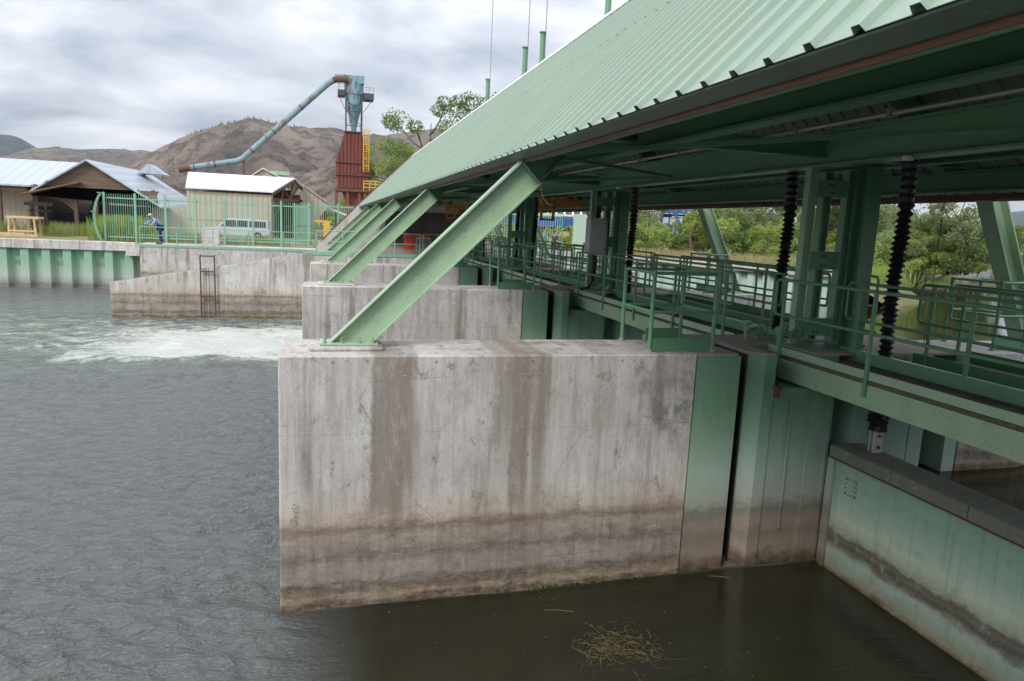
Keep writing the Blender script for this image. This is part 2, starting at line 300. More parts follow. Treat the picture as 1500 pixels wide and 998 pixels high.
# ------------------------------------------------------------ water
def watermat(name,foam):
    g=G(name,.06,0,.5); g.b.inputs['IOR'].default_value=1.40 if foam else 1.33; pos=g.pos; x,y,z=g.sep(pos)
    rid=lambda q:g.m_('SUBTRACT',1,g.m_('ABSOLUTE',g.m_('MULTIPLY_ADD',q,4,-2))); w1=g.m_('ADD',rid(g.noise(g.sc(pos,(.9,2.3,1)),1.5,3,.5,.5)),g.m_('MULTIPLY',rid(g.noise(g.sc(pos,(1.1,2.7,1),(3,1,0)),3.6,3,.55,.6)),.45)); w2=g.noise(g.sc(pos,(1.2,2.8,1)),11,4,.6,.6)
    open_=g.m_('SUBTRACT',1,g.m_('MULTIPLY',g.ss(x,-.5,1.2),g.ss(y,-.05,.1,1,0)))
    open_=g.m_('MULTIPLY_ADD',open_,.94,.06) if foam else .10
    hgt=g.m_('MULTIPLY',g.m_('ADD',g.m_('MULTIPLY',w1,.42),g.m_('MULTIPLY',w2,.42)),open_)
    base=g.mix(g.ss(g.noise(pos,.5,4),.35,.7),(.010,.009,.002),(.019,.017,.004)) 
    if foam:
        base=g.mix(open_,base,(.125,.138,.134))  # sky reflection painted into the open water's colour; the bay stays dark
        n1=g.noise(g.sc(pos,(.55,1.5,1)),1.1,8,.72,1.2); n2=g.noise(g.sc(pos,(.7,2.6,1)),3.0,7,.75,1.0); n3=g.noise(g.sc(pos,(.8,2.2,1)),9,6,.8,.6)
        yc=g.m_('ADD',g.m_('ADD',y,g.m_('MULTIPLY',x,.10)),g.m_('MULTIPLY_ADD',g.noise(g.sc(pos,(.5,.9,1)),.5,6,.65),7,-3.9))
        core=g.m_('MULTIPLY',g.ss(yc,13.8,16.6),g.ss(yc,18.5,25,1,.0)); core=g.m_('MULTIPLY',core,g.ss(x,-10.5,-3))
        band=g.m_('MULTIPLY',g.ss(yc,10.5,17.5),g.ss(y,24,34,1,0)); band=g.m_('MULTIPLY',band,g.ss(x,-30,-10,.6,1))
        green=g.m_('MULTIPLY',band,g.ss(n1,.38,.66,.05,.75)); base=g.mix(green,base,(.34,.41,.30))
        t=g.m_('ADD',g.m_('MULTIPLY',core,.24),g.m_('MULTIPLY',band,.115))
        fo=g.ss(g.m_('ADD',g.m_('ADD',g.m_('ADD',g.m_('MULTIPLY',n1,.40),g.m_('MULTIPLY',n2,.32)),g.m_('MULTIPLY',n3,.28)),t),.60,.80); fo=g.m_('MULTIPLY',fo,g.ss(band,.05,.3))
        # small swirl line at the nose of the near pier
        base=g.mix(fo,base,(.80,.84,.78)); g.L(g.m_('MULTIPLY_ADD',fo,.6,.07),g.b.inputs['Roughness'])
        g.bump(g.m_('ADD',hgt,g.m_('MULTIPLY',g.m_('MULTIPLY',n2,band),1.6)),1,.12)
    else: g.bump(hgt,.35,.03)
    return g.out(base)
M['water']=watermat('tailwater_surface',True); M['uwater']=watermat('pond_surface',False)
def grid(name,xs,ys,zf,mat,**k):
    X,Y=np.meshgrid(xs,ys); Z=zf(X,Y); nx,ny=len(xs),len(ys)
    v=np.stack([X,Y,Z],-1).reshape(-1,3).tolist(); i=np.arange(nx*ny).reshape(ny,nx)
    f=np.stack([i[:-1,:-1],i[:-1,1:],i[1:,1:],i[1:,:-1]],-1).reshape(-1,4).tolist()
    return raw(name,v,f,mat,smooth=True,**k)
waves=[(rng.normal(.35,.5),rng.normal(1,.35),rng.uniform(2.2,9),rng.uniform(0,6.28)) for _ in range(22)]
def wz(X,Y):
    z=np.zeros_like(X)
    for a,b,kk,ph in waves:
        n=math.hypot(a,b); z+=np.sin((a/n*X+b/n*Y)*kk+ph+1.1*np.sin(X*.31+ph)+.9*np.sin(Y*.43+2*ph))*(.020/kk**.8)
    calm=np.clip((X+.6)/1.6,0,1)*np.clip((.3-Y)/.5,0,1)
    am=1-.96*calm
    far=np.clip((45-np.abs(Y))/20,0,1)*np.clip((X+45)/20,0,1)
    band=np.clip((Y-13)/3,0,1)*np.clip((27-Y)/4,0,1)*np.clip((X+20)/12,0,1)
    ch=np.zeros_like(X)
    for q in range(14):
        a=rng.uniform(0,6.28);kk=rng.uniform(1.5,7); ch+=1.6*np.sin((np.cos(a)*X*.6+np.sin(a)*Y*1.4)*kk+q+1.5*np.sin(X*.7+q))*(.035/kk**.7)
    return WZ+z*am*far+ch*band*.9
rip=[]
for _ in range(46):
    lam=rng.uniform(.26,1.0); th=rng.normal(1.45,.42); rip.append((math.cos(th)*2*PI/lam,math.sin(th)*2*PI/lam,rng.uniform(0,6.28),.0082*lam/.35*rng.uniform(.6,1.3),rng.uniform(.2,.7),rng.uniform(0,6)))
def wz2(X,Y):
    z=wz(X,Y); r=np.zeros_like(X)
    for kx,ky,ph,a,m,q in rip:
        en=.55+.45*np.sin(X*m+q+np.sin(Y*m*1.3+q)*1.5); w_=np.sin(kx*X+ky*Y+ph+.5*np.sin(X*1.7+q)+.4*np.sin(Y*2.3+q)); r+=a*en*(1-np.abs(w_)**.9*1.0)*1.15
    calm=np.clip((X+.45)/1.2,0,1)*np.clip((.3-Y)/.5,0,1); fade=np.clip((30-Y)/16,0,1)*np.clip((X+20)/4,0,1)
    pt=.75+.45*np.sin(X*.37+1.3*np.sin(Y*.23))*np.sin(Y*.41+1.7*np.sin(X*.19)); return z+(r*pt-.09)*(1-.985*calm)*fade
xs=np.concatenate([[-600,-300,-150,-90,-60],np.arange(-45,-18,.4),np.arange(-18,-8,.08),np.arange(-8,.9,.05),np.arange(.9,3,.15),np.arange(3,8.1,.3),[8.1]]); ys=np.concatenate([[-400,-120,-50,-25],np.arange(-14,-5.5,.4),np.arange(-5.5,6,.05),np.arange(6,13,.08),np.arange(13,38.4,.13),[38.5]])
grid('river_water',xs,ys,wz2,M['water'],kind='structure')
grid('upstream_water',np.array([7.9,40,120,400]),np.array([-400.,-100,-30,0,30,60,240]),lambda X,Y:X*0+UZ,M['uwater'],kind='structure')
# ------------------------------------------------------------ piers
def pier(k,mat,label):
    y=k*P; r=empty('pier',(0,y,0),label=label,cat='concrete pier',group='piers standing in a row in the river')
    b=MB(); gx0,gx1=5.36,6.42   # lined section starts / corner
    # downstream concrete body
    b.prism([(0,0),(gx0,0),(gx0,T),(0,T)],2,-5.5,0)
    o=b.build('concrete_body',mat,r,bevel=.018)
    # steel lining either side of the slot, as part of the pier
    s=MB(); s.prism([(gx0+.012,0.006),(6.03,0.006),(6.03,1.0),(6.25,1.0),(6.25,.17),(gx1,.006),(6.6,.006),(6.6,1.75),(gx0+.012,1.75)],2,-5.5,-.035)
    s.box(7.26,7.62,.006,1.75,-5.5,-.035); s.box(6.6,7.26,.03,.88,-5.5,-.5); s.box(6.6,7.26,.88,1.75,-5.5,-.035); 
    s.box(7.62,7.98,.35,1.55,-5.5,-.036); s.box(7.98,9.0,.006,1.75,-5.5,-.036); s.box(9.02,9.28,.006,1.75,-5.5,-.036); s.box(9.28,9.72,.4,1.5,-5.5,-.036); s.box(9.72,9.95,.006,1.75,-5.5,-.036)
    for xx in (6.9,7.55,8.3): s.box(xx,xx+.03,-.006,.006,-2.6,-.6)
    s.build('steel_lining',M['liner'],r)
    q=MB(); q.box(6.225,6.247,.19,.99,-5.5,-.04); q.box(6.033,6.22,.97,.99,-5.5,-.04); q.build('slot_shade_lining',M['slot'],r)  # added dark strips, the slot's deep shade put into their colour
    c=MB(); c.prism([(gx0+.002,.03),(6.0,.03),(6.0,1.02),(6.27,1.02),(6.27,.19),(gx1+.02,.03),(6.598,.03),(6.598,.885),(7.262,.885),(7.262,.03),(9.95,.03),(9.95,1.72),(gx0+.002,1.72)],2,-.034,0)
    c.build('top_slab',M['concd'] if 'concd' in M else mat,r)
    u=MB(); u.prism([(9.96,0),(11.15,0),(12.75,.3),(12.9,.6),(12.75,.9),(11.15,1.2),(9.96,1.2)],2,-5.5,0); u.build('upstream_nose',M['concu'],r,bevel=.015)
    j=MB(); j.box(6.58,6.66,-.10,.02,-.50,-.46); j.box(6.60,6.64,-.06,.02,-.62,-.5); j.build('bearing_ledge',M['rust'],r)
    # grout pad and small green strip
    gp=MB(); gp.box(.34,1.22,.28,.95,0,.045); gp.build('grout_pad',mat,r,bevel=.012)
    return r
def cleantop():
    g=G('worn_deck_concrete',.85,0,.3); n=g.noise(g.pos,1.6,6,.65); n2=g.noise(g.pos,25,4,.7)
    c=g.mix(n,(.27,.225,.19),(.40,.35,.31)); c=g.mix(g.ss(n2,.55,.7,0,.5),c,(.16,.13,.11)); g.bump(n2,.2,.01); return g.out(c)
M['concd']=cleantop()
pier(1,M['conc'],'second concrete pier from the camera, partly hidden behind the near pier')
pier(2,M['conc'],'far concrete pier with a pale top slab, seen above the second pier')
pier(0,M['conc1'],'large stained concrete pier nearest the camera, with dark vertical water streaks')
pier(-1,M['conc'],'concrete pier under the photographer, mostly outside the picture')
# ------------------------------------------------------------ struts
ordn=['nearest','second','third','fourth','farthest']
for k in range(-1,5):
    y=k*P+.6; z0=0 if k<3 else -.02
    lab='steel I-beam strut rising from the pier under the photographer' if k<0 else ['big green I-beam strut rising from the nearest pier to the eave','slanted green I-beam strut on the second pier','slanted green I-beam strut on the third pier','thin looking slanted strut on the concrete abutment','farthest slanted strut, just behind the abutment strut'][k]
    r=empty('roof_strut',(.6,y,z0),label=lab,cat='steel strut',group='slanted struts holding up the roof')
    def lp(x,z): return (x-.6,0,z)
    s=MB(); dx,dz=.707,.707; nx,nz=-.707,.707
    a=Vector((.846-.6,0,.075)); L=3.26
    # I beam with foot cut level: web polygon + flanges
    tl=Vector((2.93-.6,0,2.38)); tr=Vector((3.17-.6,0,2.14)); bl=Vector((.0,0,.075)); br=Vector((.485,0,.075))
    wb=MB(); wb.prism([(bl.x,bl.z),(br.x,br.z),(tr.x,tr.z),(tl.x,tl.z)],1,-.008,.008); 
    for p,q,sg in ((bl,tl,1),(br,tr,-1)):
        d=(q-p).normalized(); n=Vector((-d.z,0,d.x))*sg
        t=.022; wb.prism([(p.x,p.z),(q.x,q.z),(q.x+n.x*t,q.z+n.z*t),(p.x+n.x*t,p.z)],1,-.105,.105)
    wb.build('beam',M['greenl'] if k==0 else M['greenl'],r)
    e=MB(); dd=(tr-tl).normalized(); e.beam(tl-dd*.03+Vector((.008,0,.008)),tr+dd*.03+Vector((.008,0,.008)),.24,.016,(1,0,1)); e.build('end_plate',M['green'],r)
    bp=MB(); bp.box(-.14,.56,-.2,.2,.05,.072); bp.build('base_plate',M['greenl'],r)
    for xx,yy in ((-.08,-.14),(.12,-.14),(.34,-.14),(.5,-.14),(-.08,.14),(.5,.14)):
        b=MB(); b.lathe([(.022,.072),(.022,.1),(.011,.1),(.011,.145)],(xx,yy,0),seg=6); b.build('anchor_bolt',M['steel'],r)
# ------------------------------------------------------------ roof
YE,YN=43.6,-12.0; XE,ZE=2.8,2.49; XR=6.60; ZR=ZE+(XR-XE); XU=2*XR-XE
roof=empty('shelter_roof',(XR,16,0),label='long pale green ribbed metal roof sheltering the dam walkway',cat='metal roof')
def rel(o): 
    o.matrix_parent_inverse=roof.matrix_world.inverted() if False else Matrix.Translation((-XR,-16,0)); return o
def ribsheet(name,x0,z0,x1,z1,mat):
    ys=[]; y=YN; prof=[]
    first=-5.82-.327*19
    prof.append((YN,0)); c=first
    while c<YE-.1:
        if c-.06>YN: prof+= [(c-.038,0),(c-.028,.04),(c+.024,.04),(c+.034,0)]
        c+=.327
    prof.append((YE,0))
    dx,dz=x1-x0,z1-z0; l=math.hypot(dx,dz); nx,nz=-dz/l,dx/l
    if nz<0:nx,nz=-nx,-nz
    v=[];f=[]
    for (yy,h) in prof:
        for t in (0,.004): 
            v.append((x0+nx*(h-t),yy,z0+nz*(h-t))); v.append((x1+nx*(h-t),yy,z1+nz*(h-t)))
    for i in range(len(prof)-1):
        a=4*i;b=4*i+4
        f+=[(a,a+1,b+1,b),(a+2,b+2,b+3,a+3),(a,b,b+2,a+2),(a+1,a+3,b+3,b+1)]
    return rel(raw(name,v,f,mat,roof))
xm=XE+2.05; ribsheet('downstream_sheet',XE,ZE,xm,ZE+2.05,M['roofgreen']); ribsheet('downstream_sheet',xm-.1-.006,ZE+1.95+.006,XR,ZR+.004,M['roofgreen']); ribsheet('upstream_sheet',XU+.05,ZE-.15,XR,ZR,M['roofgreen'])
b=MB(); b.prism([(XR-.22,ZR-.14),(XR,ZR+.08),(XR+.22,ZR-.14),(XR+.22,ZR-.15),(XR,ZR+.065),(XR-.22,ZR-.15)],1,YN,YE); rel(b.build('ridge_cap',M['white'],roof))
# eave gutter / fascia channel
b=MB(); b.prism([(XE+.015,ZE-.004),(XE+.02,ZE-.016),(XE+.13,ZE-.065),(XE+.155,ZE-.065),(XE+.155,ZE+.05)],1,YN,YE-.05); rel(b.build('gutter',M['gutter'],roof))
b=MB(); b.box(XE+.17,XE+.27,YN,YE-.05,ZE-.085,ZE-.07); b.box(XE+.255,XE+.27,YN,YE-.05,ZE-.069,ZE+.1); rel(b.build('eave_channel',M['green'],roof))
b=MB(); b.prism([(XU+.08,ZE-.20),(XU-.02,ZE-.16),(XU-.02,ZE+.02),(XU+.08,ZE-.07)],1,YN,YE)
rel(b.build('upstream_edge',M['redpurlin'],roof))
# girders along the dam
def gird(name,x,z0,z1,w,mat):
    b=MB(); b.ibeam((x,YN,(z0+z1)/2),(x,YE-.4,(z0+z1)/2),w,z1-z0,tf=.028,tw=.016)
    return rel(b.build(name,mat,roof))
b=MB(); b.box(XE+.157,XE+.169,YN,YE-.05,ZE-.10,ZE-.02); rel(b.build('rusty_drip_edge',M['rust'],roof))
gird('girder',4.5,2.63,2.88,.2,M['greend']); gird('girder',7.45,2.62,3.10,.26,M['green']); gird('girder',10.0,2.40,2.72,.24,M['greend'])
gird('girder',8.9,2.72,3.02,.2,M['greend'])
for x in (3.7,4.6,5.5,6.3): 
    z=ZE+(x-XE)-.10; b=MB(); b.box(x-.03,x+.03,YN,YE-.4,z-.16,z); rel(b.build('purlin',M['greend'],roof))
    z=ZE+(XU-(2*XR-x))-.10+0; x2=2*XR-x; z=ZE+(x-XE)-.2; b=MB(); b.box(x2-.03,x2+.03,YN,YE-.4,z-.16,z); rel(b.build('purlin',M['greend'],roof))
b=MB(); b.tube([(6.35,YN,2.95),(6.35,YE-1,2.95)],.03,8)
for i in range(34):
    b.cbox((6.35,YN+.9+i*1.55,2.955),(.042,.03,.045))
rel(b.build('conduit',M['steel'],roof))
# frames at every pier
for k in range(-1,5):
    y=k*P+.6
    b=MB()
    b.ibeam((3.08,y,2.30),(6.55,y,2.30+3.47*.985),.2,.34,(-1,0,1),tf=.022); b.ibeam((9.65,y,2.78),(6.65,y,2.30+3.45*.985),.2,.34,(1,0,1),tf=.022)
    rel(b.build('rafter',M['greend'],roof))
    b=MB(); b.ibeam((3.3,y,2.86),(9.9,y,2.86),.18,.22); rel(b.build('tie_beam',M['greend'],roof))
for k in range(-1,4):
    b=MB(); y0=k*P+.6
    for s in (0,1):
        ya=y0+s*P/2; yb=y0+(1-s)*P/2
        b.beam((3.2,y0+ (0 if s==0 else P),2.52),(7.3,y0+P/2,2.72),.05,.05)
    for yy in (y0+P/3,y0+2*P/3):
        b.ibeam((3.05,yy,2.62),(6.55,yy,2.62+3.35),.10,.16,(-1,0,1),tf=.012,tw=.01)
    rel(b.build('bracing',M['greend'],roof))
# small lamp boxes under girder
for k in range(-1,5):
    b=MB(); b.cbox((7.3,k*P-1.1,2.60),(.05,.04,.025)); rel(b.build('junction_box',M['white'],roof))
# far gable wall with coping
gw=empty('gable_wall',(6.6,YE+.2,-.6),label='sloping grey concrete end wall under the far end of the green roof',cat='concrete wall')
b=MB(); b.prism([(-6.9,-3),(-6.9,.0),(-3.86,3.20),(0,6.98),(3.9,3.1),(6.2,0),(6.2,-3)],1,-.2,.25); b.build('wall_panel',M['concf'],gw)
b=MB(); 
for p,q in (((-6.9,.03),(-3.86,3.23)),((-3.86,3.23),(0,7.01)),((0,7.01),(3.9,3.13))):
    b.beam((p[0],.02,p[1]+.02),(q[0],.02,q[1]+.02),.5,.05,(0,0,1))
b.build('coping',M['rust'],gw)
b=MB(); b.box(-1.9,5.0,-.26,-.21,.6,2.9); b.build('boarding',woodmat('dark_wall_boards',(.12,.09,.08),False,.3),gw)
# upstream legs
for k in range(-1,5):
    r=empty('inclined_column',(11.75,k*P+.6,0),label=['green inclined leg under the photographer side of the roof','wide green inclined leg standing on the near pier, upstream side','green inclined leg on the second pier, beyond the railings','inclined upstream leg on the third pier','inclined upstream leg on the abutment, far down the walkway','farthest inclined upstream leg near the end wall'][k+1],cat='steel column',group='inclined legs along the upstream side')
    b=MB(); b.ibeam((0,0,.03),(-1.2,0,2.42),.28,.30,(1,0,.7),tf=.024,tw=.016); b.build('beam',M['greenl'],r)
    b=MB(); b.box(-.4,.35,-.22,.22,.0,.03); b.build('base_plate',M['green'],r)
# ------------------------------------------------------------ bellows (gate stem covers)
def bellows(x,y,z0,z1,label,clevis=False):
    r=empty('gate_stem_cover',(x,y,z0),label=label,cat='rubber bellows',group='black bellows over the gate stems')
    prof=[];z=0;R1,R0=.115,.066;i=0;hh=z1-z0
    while z<hh-.03:
        q=.075 if z<hh*.72 else .11
        ro=R1*random.uniform(.9,1.08)
        if z>hh*.78: ro=.10
        prof+=[(R0*random.uniform(.9,1.1) if z<hh*.78 else .085,z),(ro,z+q/2)]; z+=q
    prof.append((R0,z)); b=MB(); b.lathe(prof,seg=14)
    # rolled, slightly uneven folds
    b.v=[(vx+.012*math.sin(vz*3+1)+.006*math.sin(vz*17),vy+.01*math.sin(vz*2.2),vz) for vx,vy,vz in b.v]
    b.build('bellows',M['black'],r)
    return r
names={(-1,0):'black bellows beside the camera side gate end, out of the frame',(0,1):'largest black bellows, right of the dark column, hanging through the near walkway',(0,0):'black bellows just left of the near column frame',(1,1):'black bellows right of the second column frame',(1,0):'black bellows hidden behind the second column frame',(2,1):'slim black bellows far down the walkway left of the orange trolley',(2,0):'far black bellows beyond the third column frame',(3,1):'farthest black bellows before the abutment'}
for k in range(-1,4):
    for s,yy in ((1,k*P-.35),(0,k*P+2.1)):
        if (k,s) in names:
            bellows(8.06,yy,-.25 if True else 0,2.75,names[(k,s)])
# lower bellows and clevis of the near gate
r=empty('gate_stem_clevis',(8.03,-.42,-1.33),label='short crumpled black boot and steel clevis bolted on top of the near gate',cat='gate clevis')
b=MB(); b.box(-.075,.075,-.05,-.03,0,.32); b.box(-.075,.075,.03,.05,0,.32); b.build('clevis',M['stain'],r)
b=MB(); b.tube([(-.0,-.075,.24),(0,.075,.24)],.022,8); b.tube([(0,-.075,.08),(0,.075,.08)],.026,8); b.build('pin',M['rust'],r)
b=MB(); b.lathe([(.09,.30),(.125,.33),(.115,.40),(.10,.42),(.145,.44),(.105,.47),(.14,.50),(.10,.53),(.14,.56),(.10,.59),(.135,.62),(.1,.66),(.13,.70),(.09,.76),(.09,1.1)],seg=16)
b.v=[(vx+.02*math.sin(vz*30+vy*30),vy+.016*math.sin(vz*22+1+vx*40),vz+.25*vx*math.sin(vz*20)*.5) for vx,vy,vz in b.v]; b.build('boot',M['black'],r)
# pipes above the roof
for i,(yy,lab) in enumerate(((10.95,'green stem pipe cut off by the top of the picture, rightmost above the roof'),(17.17,'green stem pipe with thin rod, right one of the middle pair above the roof'),(19.5,'green stem pipe with thin rod, left one of the middle pair above the roof'),(26.1,'green stem pipe with thin rod, leftmost above the roof in front of the tree'))):
    r=empty('stem_pipe',(8.05,yy,4.5),label=lab,cat='pipe',group='stem pipes standing above the roof')
    zt=8.47-4.5 if i else 9.2-4.5
    b=MB(); b.tube([(0,0,0),(0,0,zt)],.085,12); b.build('pipe',M['greenpipe'] if 'greenpipe' in M else M['green'],r)
    b=MB(); b.lathe([(.1,zt),(.125,zt+.01),(.125,zt+.05),(.09,zt+.06)],seg=12); b.lathe([(.1,zt-1.02),(.1,zt-.97)],seg=12); b.build('flange',M['rail'],r)
    b=MB(); b.tube([(.11,0,zt-1.3),(.11,0,zt+4)],.018,6); b.build('rod',M['steel'],r)
# ------------------------------------------------------------ column frames on piers
for k in range(-1,4):
    r=empty('column_frame',(7.75,k*P+.7,0),label=['green column frame on the pier beside the camera','near green steel column frame with bolted cross plates','second green column frame, carrying the grey cabinet','third column frame seen through the railings','far column frame at the abutment'][k+1],cat='column frame',group='steel column frames on the piers')
    def chan(x,y,w,d):
        b=MB(); b.box(x-w/2,x-w/2+.012,y-d/2,y+d/2,.02,2.62); b.box(x+w/2-.012,x+w/2,y-d/2,y+d/2,.02,2.62); b.box(x-w/2+.012,x+w/2-.012,y-.006,y+.006,.02,2.62); return b
    chan(-.37,.02,.14,.12).build('column',M['greenl'],r); chan(.30,.02,.16,.13).build('column',M['green'],r); chan(.22,.45,.15,.14).build('column',M['green'],r)
    b=MB(); b.ibeam((.32,-.35,.02),(.32,-.35,2.62),.24,.24,(0,1,0),tf=.016); b.build('column',M['greend'],r)
    for z0,z1 in ((.15,.42),(1.15,1.42),(2.22,2.46)):
        b=MB(); b.box(-.29,.21,.0,.015,z0,z1); b.box(-.29,.21,-.03,.0,z1-.02,z1); b.build('cross_plate',M['green'],r)
        b=MB()
        for xx in (-.06,0.0):
            for zz in (z0+.06,z1-.07): b.lathe([(.016,-.012),(.016,0)],(xx,0,zz),ax=1,seg=6)
        b.build('bolts',M['rust'],r)
    b=MB(); b.box(-.5,.5,-.5,.62,.0,.02); b.build('base_plate',M['greend'],r)
    if k<1:
        b=MB(); b.box(-.52,-.1,-.08,-.055,1.25,1.0); 
r=empty('control_cabinet',(7.2,P+.35,.98),label='tall light grey electrical cabinet fixed to the second column frame',cat='electrical cabinet')
b=MB(); b.box(0,.46,0,.35,0,.92); b.build('cabinet_body',M['greybox'],r,bevel=.006)
b=MB(); b.box(.02,.44,-.012,-.001,.02,.90); b.build('door',M['greybox'],r,bevel=.003)
for z in (.12,.78):
    b=MB(); b.lathe([(.022,-.03),(.022,-.013)],(.40,0,z),ax=1,seg=10); b.build('latch',M['black'],r)
b=MB(); b.tube([(.2,.2,0),(.2,.2,-.55),(.25,.25,-.75),(.1,.1,-.9),(-.15,.1,-.96)],.035,8); b.build('conduit',M['black'],r)
# loose cable by the strut
b=MB(); b.tube([(3.19,.5,2.12),(3.21,.5,2.02),(3.24,.5,1.95),(3.3,.5,1.89),(3.36,.5,1.88)],.006,5); b.build('hanging_cable',M['cable'],label='thin brown cable dangling from the top of the near strut',cat='cable')
for (u,v0,v1,lab) in ((1384,290,520,'thin dark wire hanging in front of the pond, left of the wide leg'),(952,300,372,'thin wire hanging in front of the far bushes, beside the second bellows')):
    x0,z0=W(u,v0,.6 if u>1000 else P+.6); x1,z1=W(u-14 if u>1000 else u-3,v1,.6 if u>1000 else P+.6)
    yy=.6 if u>1000 else P+.6
    b=MB(); b.tube([(x0,yy,2.45),(x0+.005,yy,1.2),(x0-.01,yy,0)],.006,5); b.build('hanging_wire',M['black'],label=lab,cat='wire')
# ------------------------------------------------------------ gates
for k in range(0,4):
    y0=(k-1)*P+1.78; y1=k*P-.03
    r=empty('sluice_gate',(7.65,(y0+y1)/2,-1.33),label=['mint green steel gate with dark waterline band at lower right','sluice gate closing the second bay, behind the near pier','sluice gate closing the third bay','sluice gate of the last bay before the abutment'][k],cat='sluice gate',group='sluice gates between the piers')
    h=(y1-y0)/2; 
    b=MB(); b.box(.0,.5,-h,h,-4,-.17); b.build('gate_leaf',M['gate'],r)
    n=6
    for i in range(n):
        a=h-.0-i*(2*h/n)*1.0; c=a-2*h/n+.012
        b=MB(); b.prism([(-.03,-.165),(-.03,-.012),(-.012,0),(.50,0),(.52,-.012),(.52,-.165)],1,c,a); b.build('cap_plate',M['duststeel'],r)
    b=MB(); b.box(-.05,-.0,-h,h,-.18,-.166); b.build('cap_lip',M['rust'],r)
    b=MB(); b.box(-.045,-.001,h-.13,h,-4,-.19); b.build('side_seal',M['liner'],r)
    b=MB(); b.box(-.014,-.001,h-.58,h-.36,-.62,-.36); b.build('access_plate',M['gate'],r)
    b=MB()
    for i in range(4):
        for (yy,zz) in ((h-.56+i*.06,-.38),(h-.56+i*.06,-.60),(h-.565,-.39-i*.065),(h-.375,-.39-i*.065)): b.cbox((-.018,yy,zz),(.006,.008,.008))
    b.build('plate_bolts',M['rust'],r)
    b=MB(); b.box(-.013,-.001,h-.55,h-.36,-1.66,-1.5); b.build('access_plate',M['gate'],r)
# ------------------------------------------------------------ walkway bridges and railings
def railing(name,pts,label,z=0,ht=.99,mid=.47,post_y=None,post_z=-.1,r_=.024,group='green pipe railings along the walkways',loop=True,mat='rail',side=0,cat='railing',spacing=1.75,rp=.028,posts=None):
    """straight railing from a to b with rounded loop ends"""
    a,b_=Vector(pts[0]),Vector(pts[1]); d=(b_-a); L=d.length; d/=L
    r=empty(name,a,label=label,cat=cat,group=group)
    e=.14
    def q(t,zz): return d*t+Vector((0,0,z+zz))
    if loop:
        tp=MB(); pts_=[q(e*.3+.06,mid),q(.03,mid+.0),q(0,mid+.06),q(0,ht-.06),q(.03,ht-.01),q(.08,ht),q(L-.08,ht),q(L-.03,ht-.01),q(L,ht-.06),q(L,mid+.06),q(L-.03,mid),q(L-.1,mid)]
        tp.tube(pts_,r_,8); tp.build('top_rail',M[mat],r,smooth=False)
    else:
        tp=MB(); tp.tube([q(0,ht),q(L,ht)],r_,8); tp.build('top_rail',M[mat],r)
    md=MB(); md.tube([q(.04,mid),q(L-.04,mid)],r_*.9,8); md.build('mid_rail',M[mat],r)
    n=max(1,round((L-.5)/spacing)); 
    for i,t in enumerate(posts or [(.22+(L-.44)*i/n if loop else L*i/n) for i in range(n+1)]):
        pm=MB(); pm.tube([q(t,post_z),q(t,ht-.005)],rp,8); o=pm.build('post',M[mat],r)
        o.location=(side,0,0)
    return r
bl=['near','second','third','last']
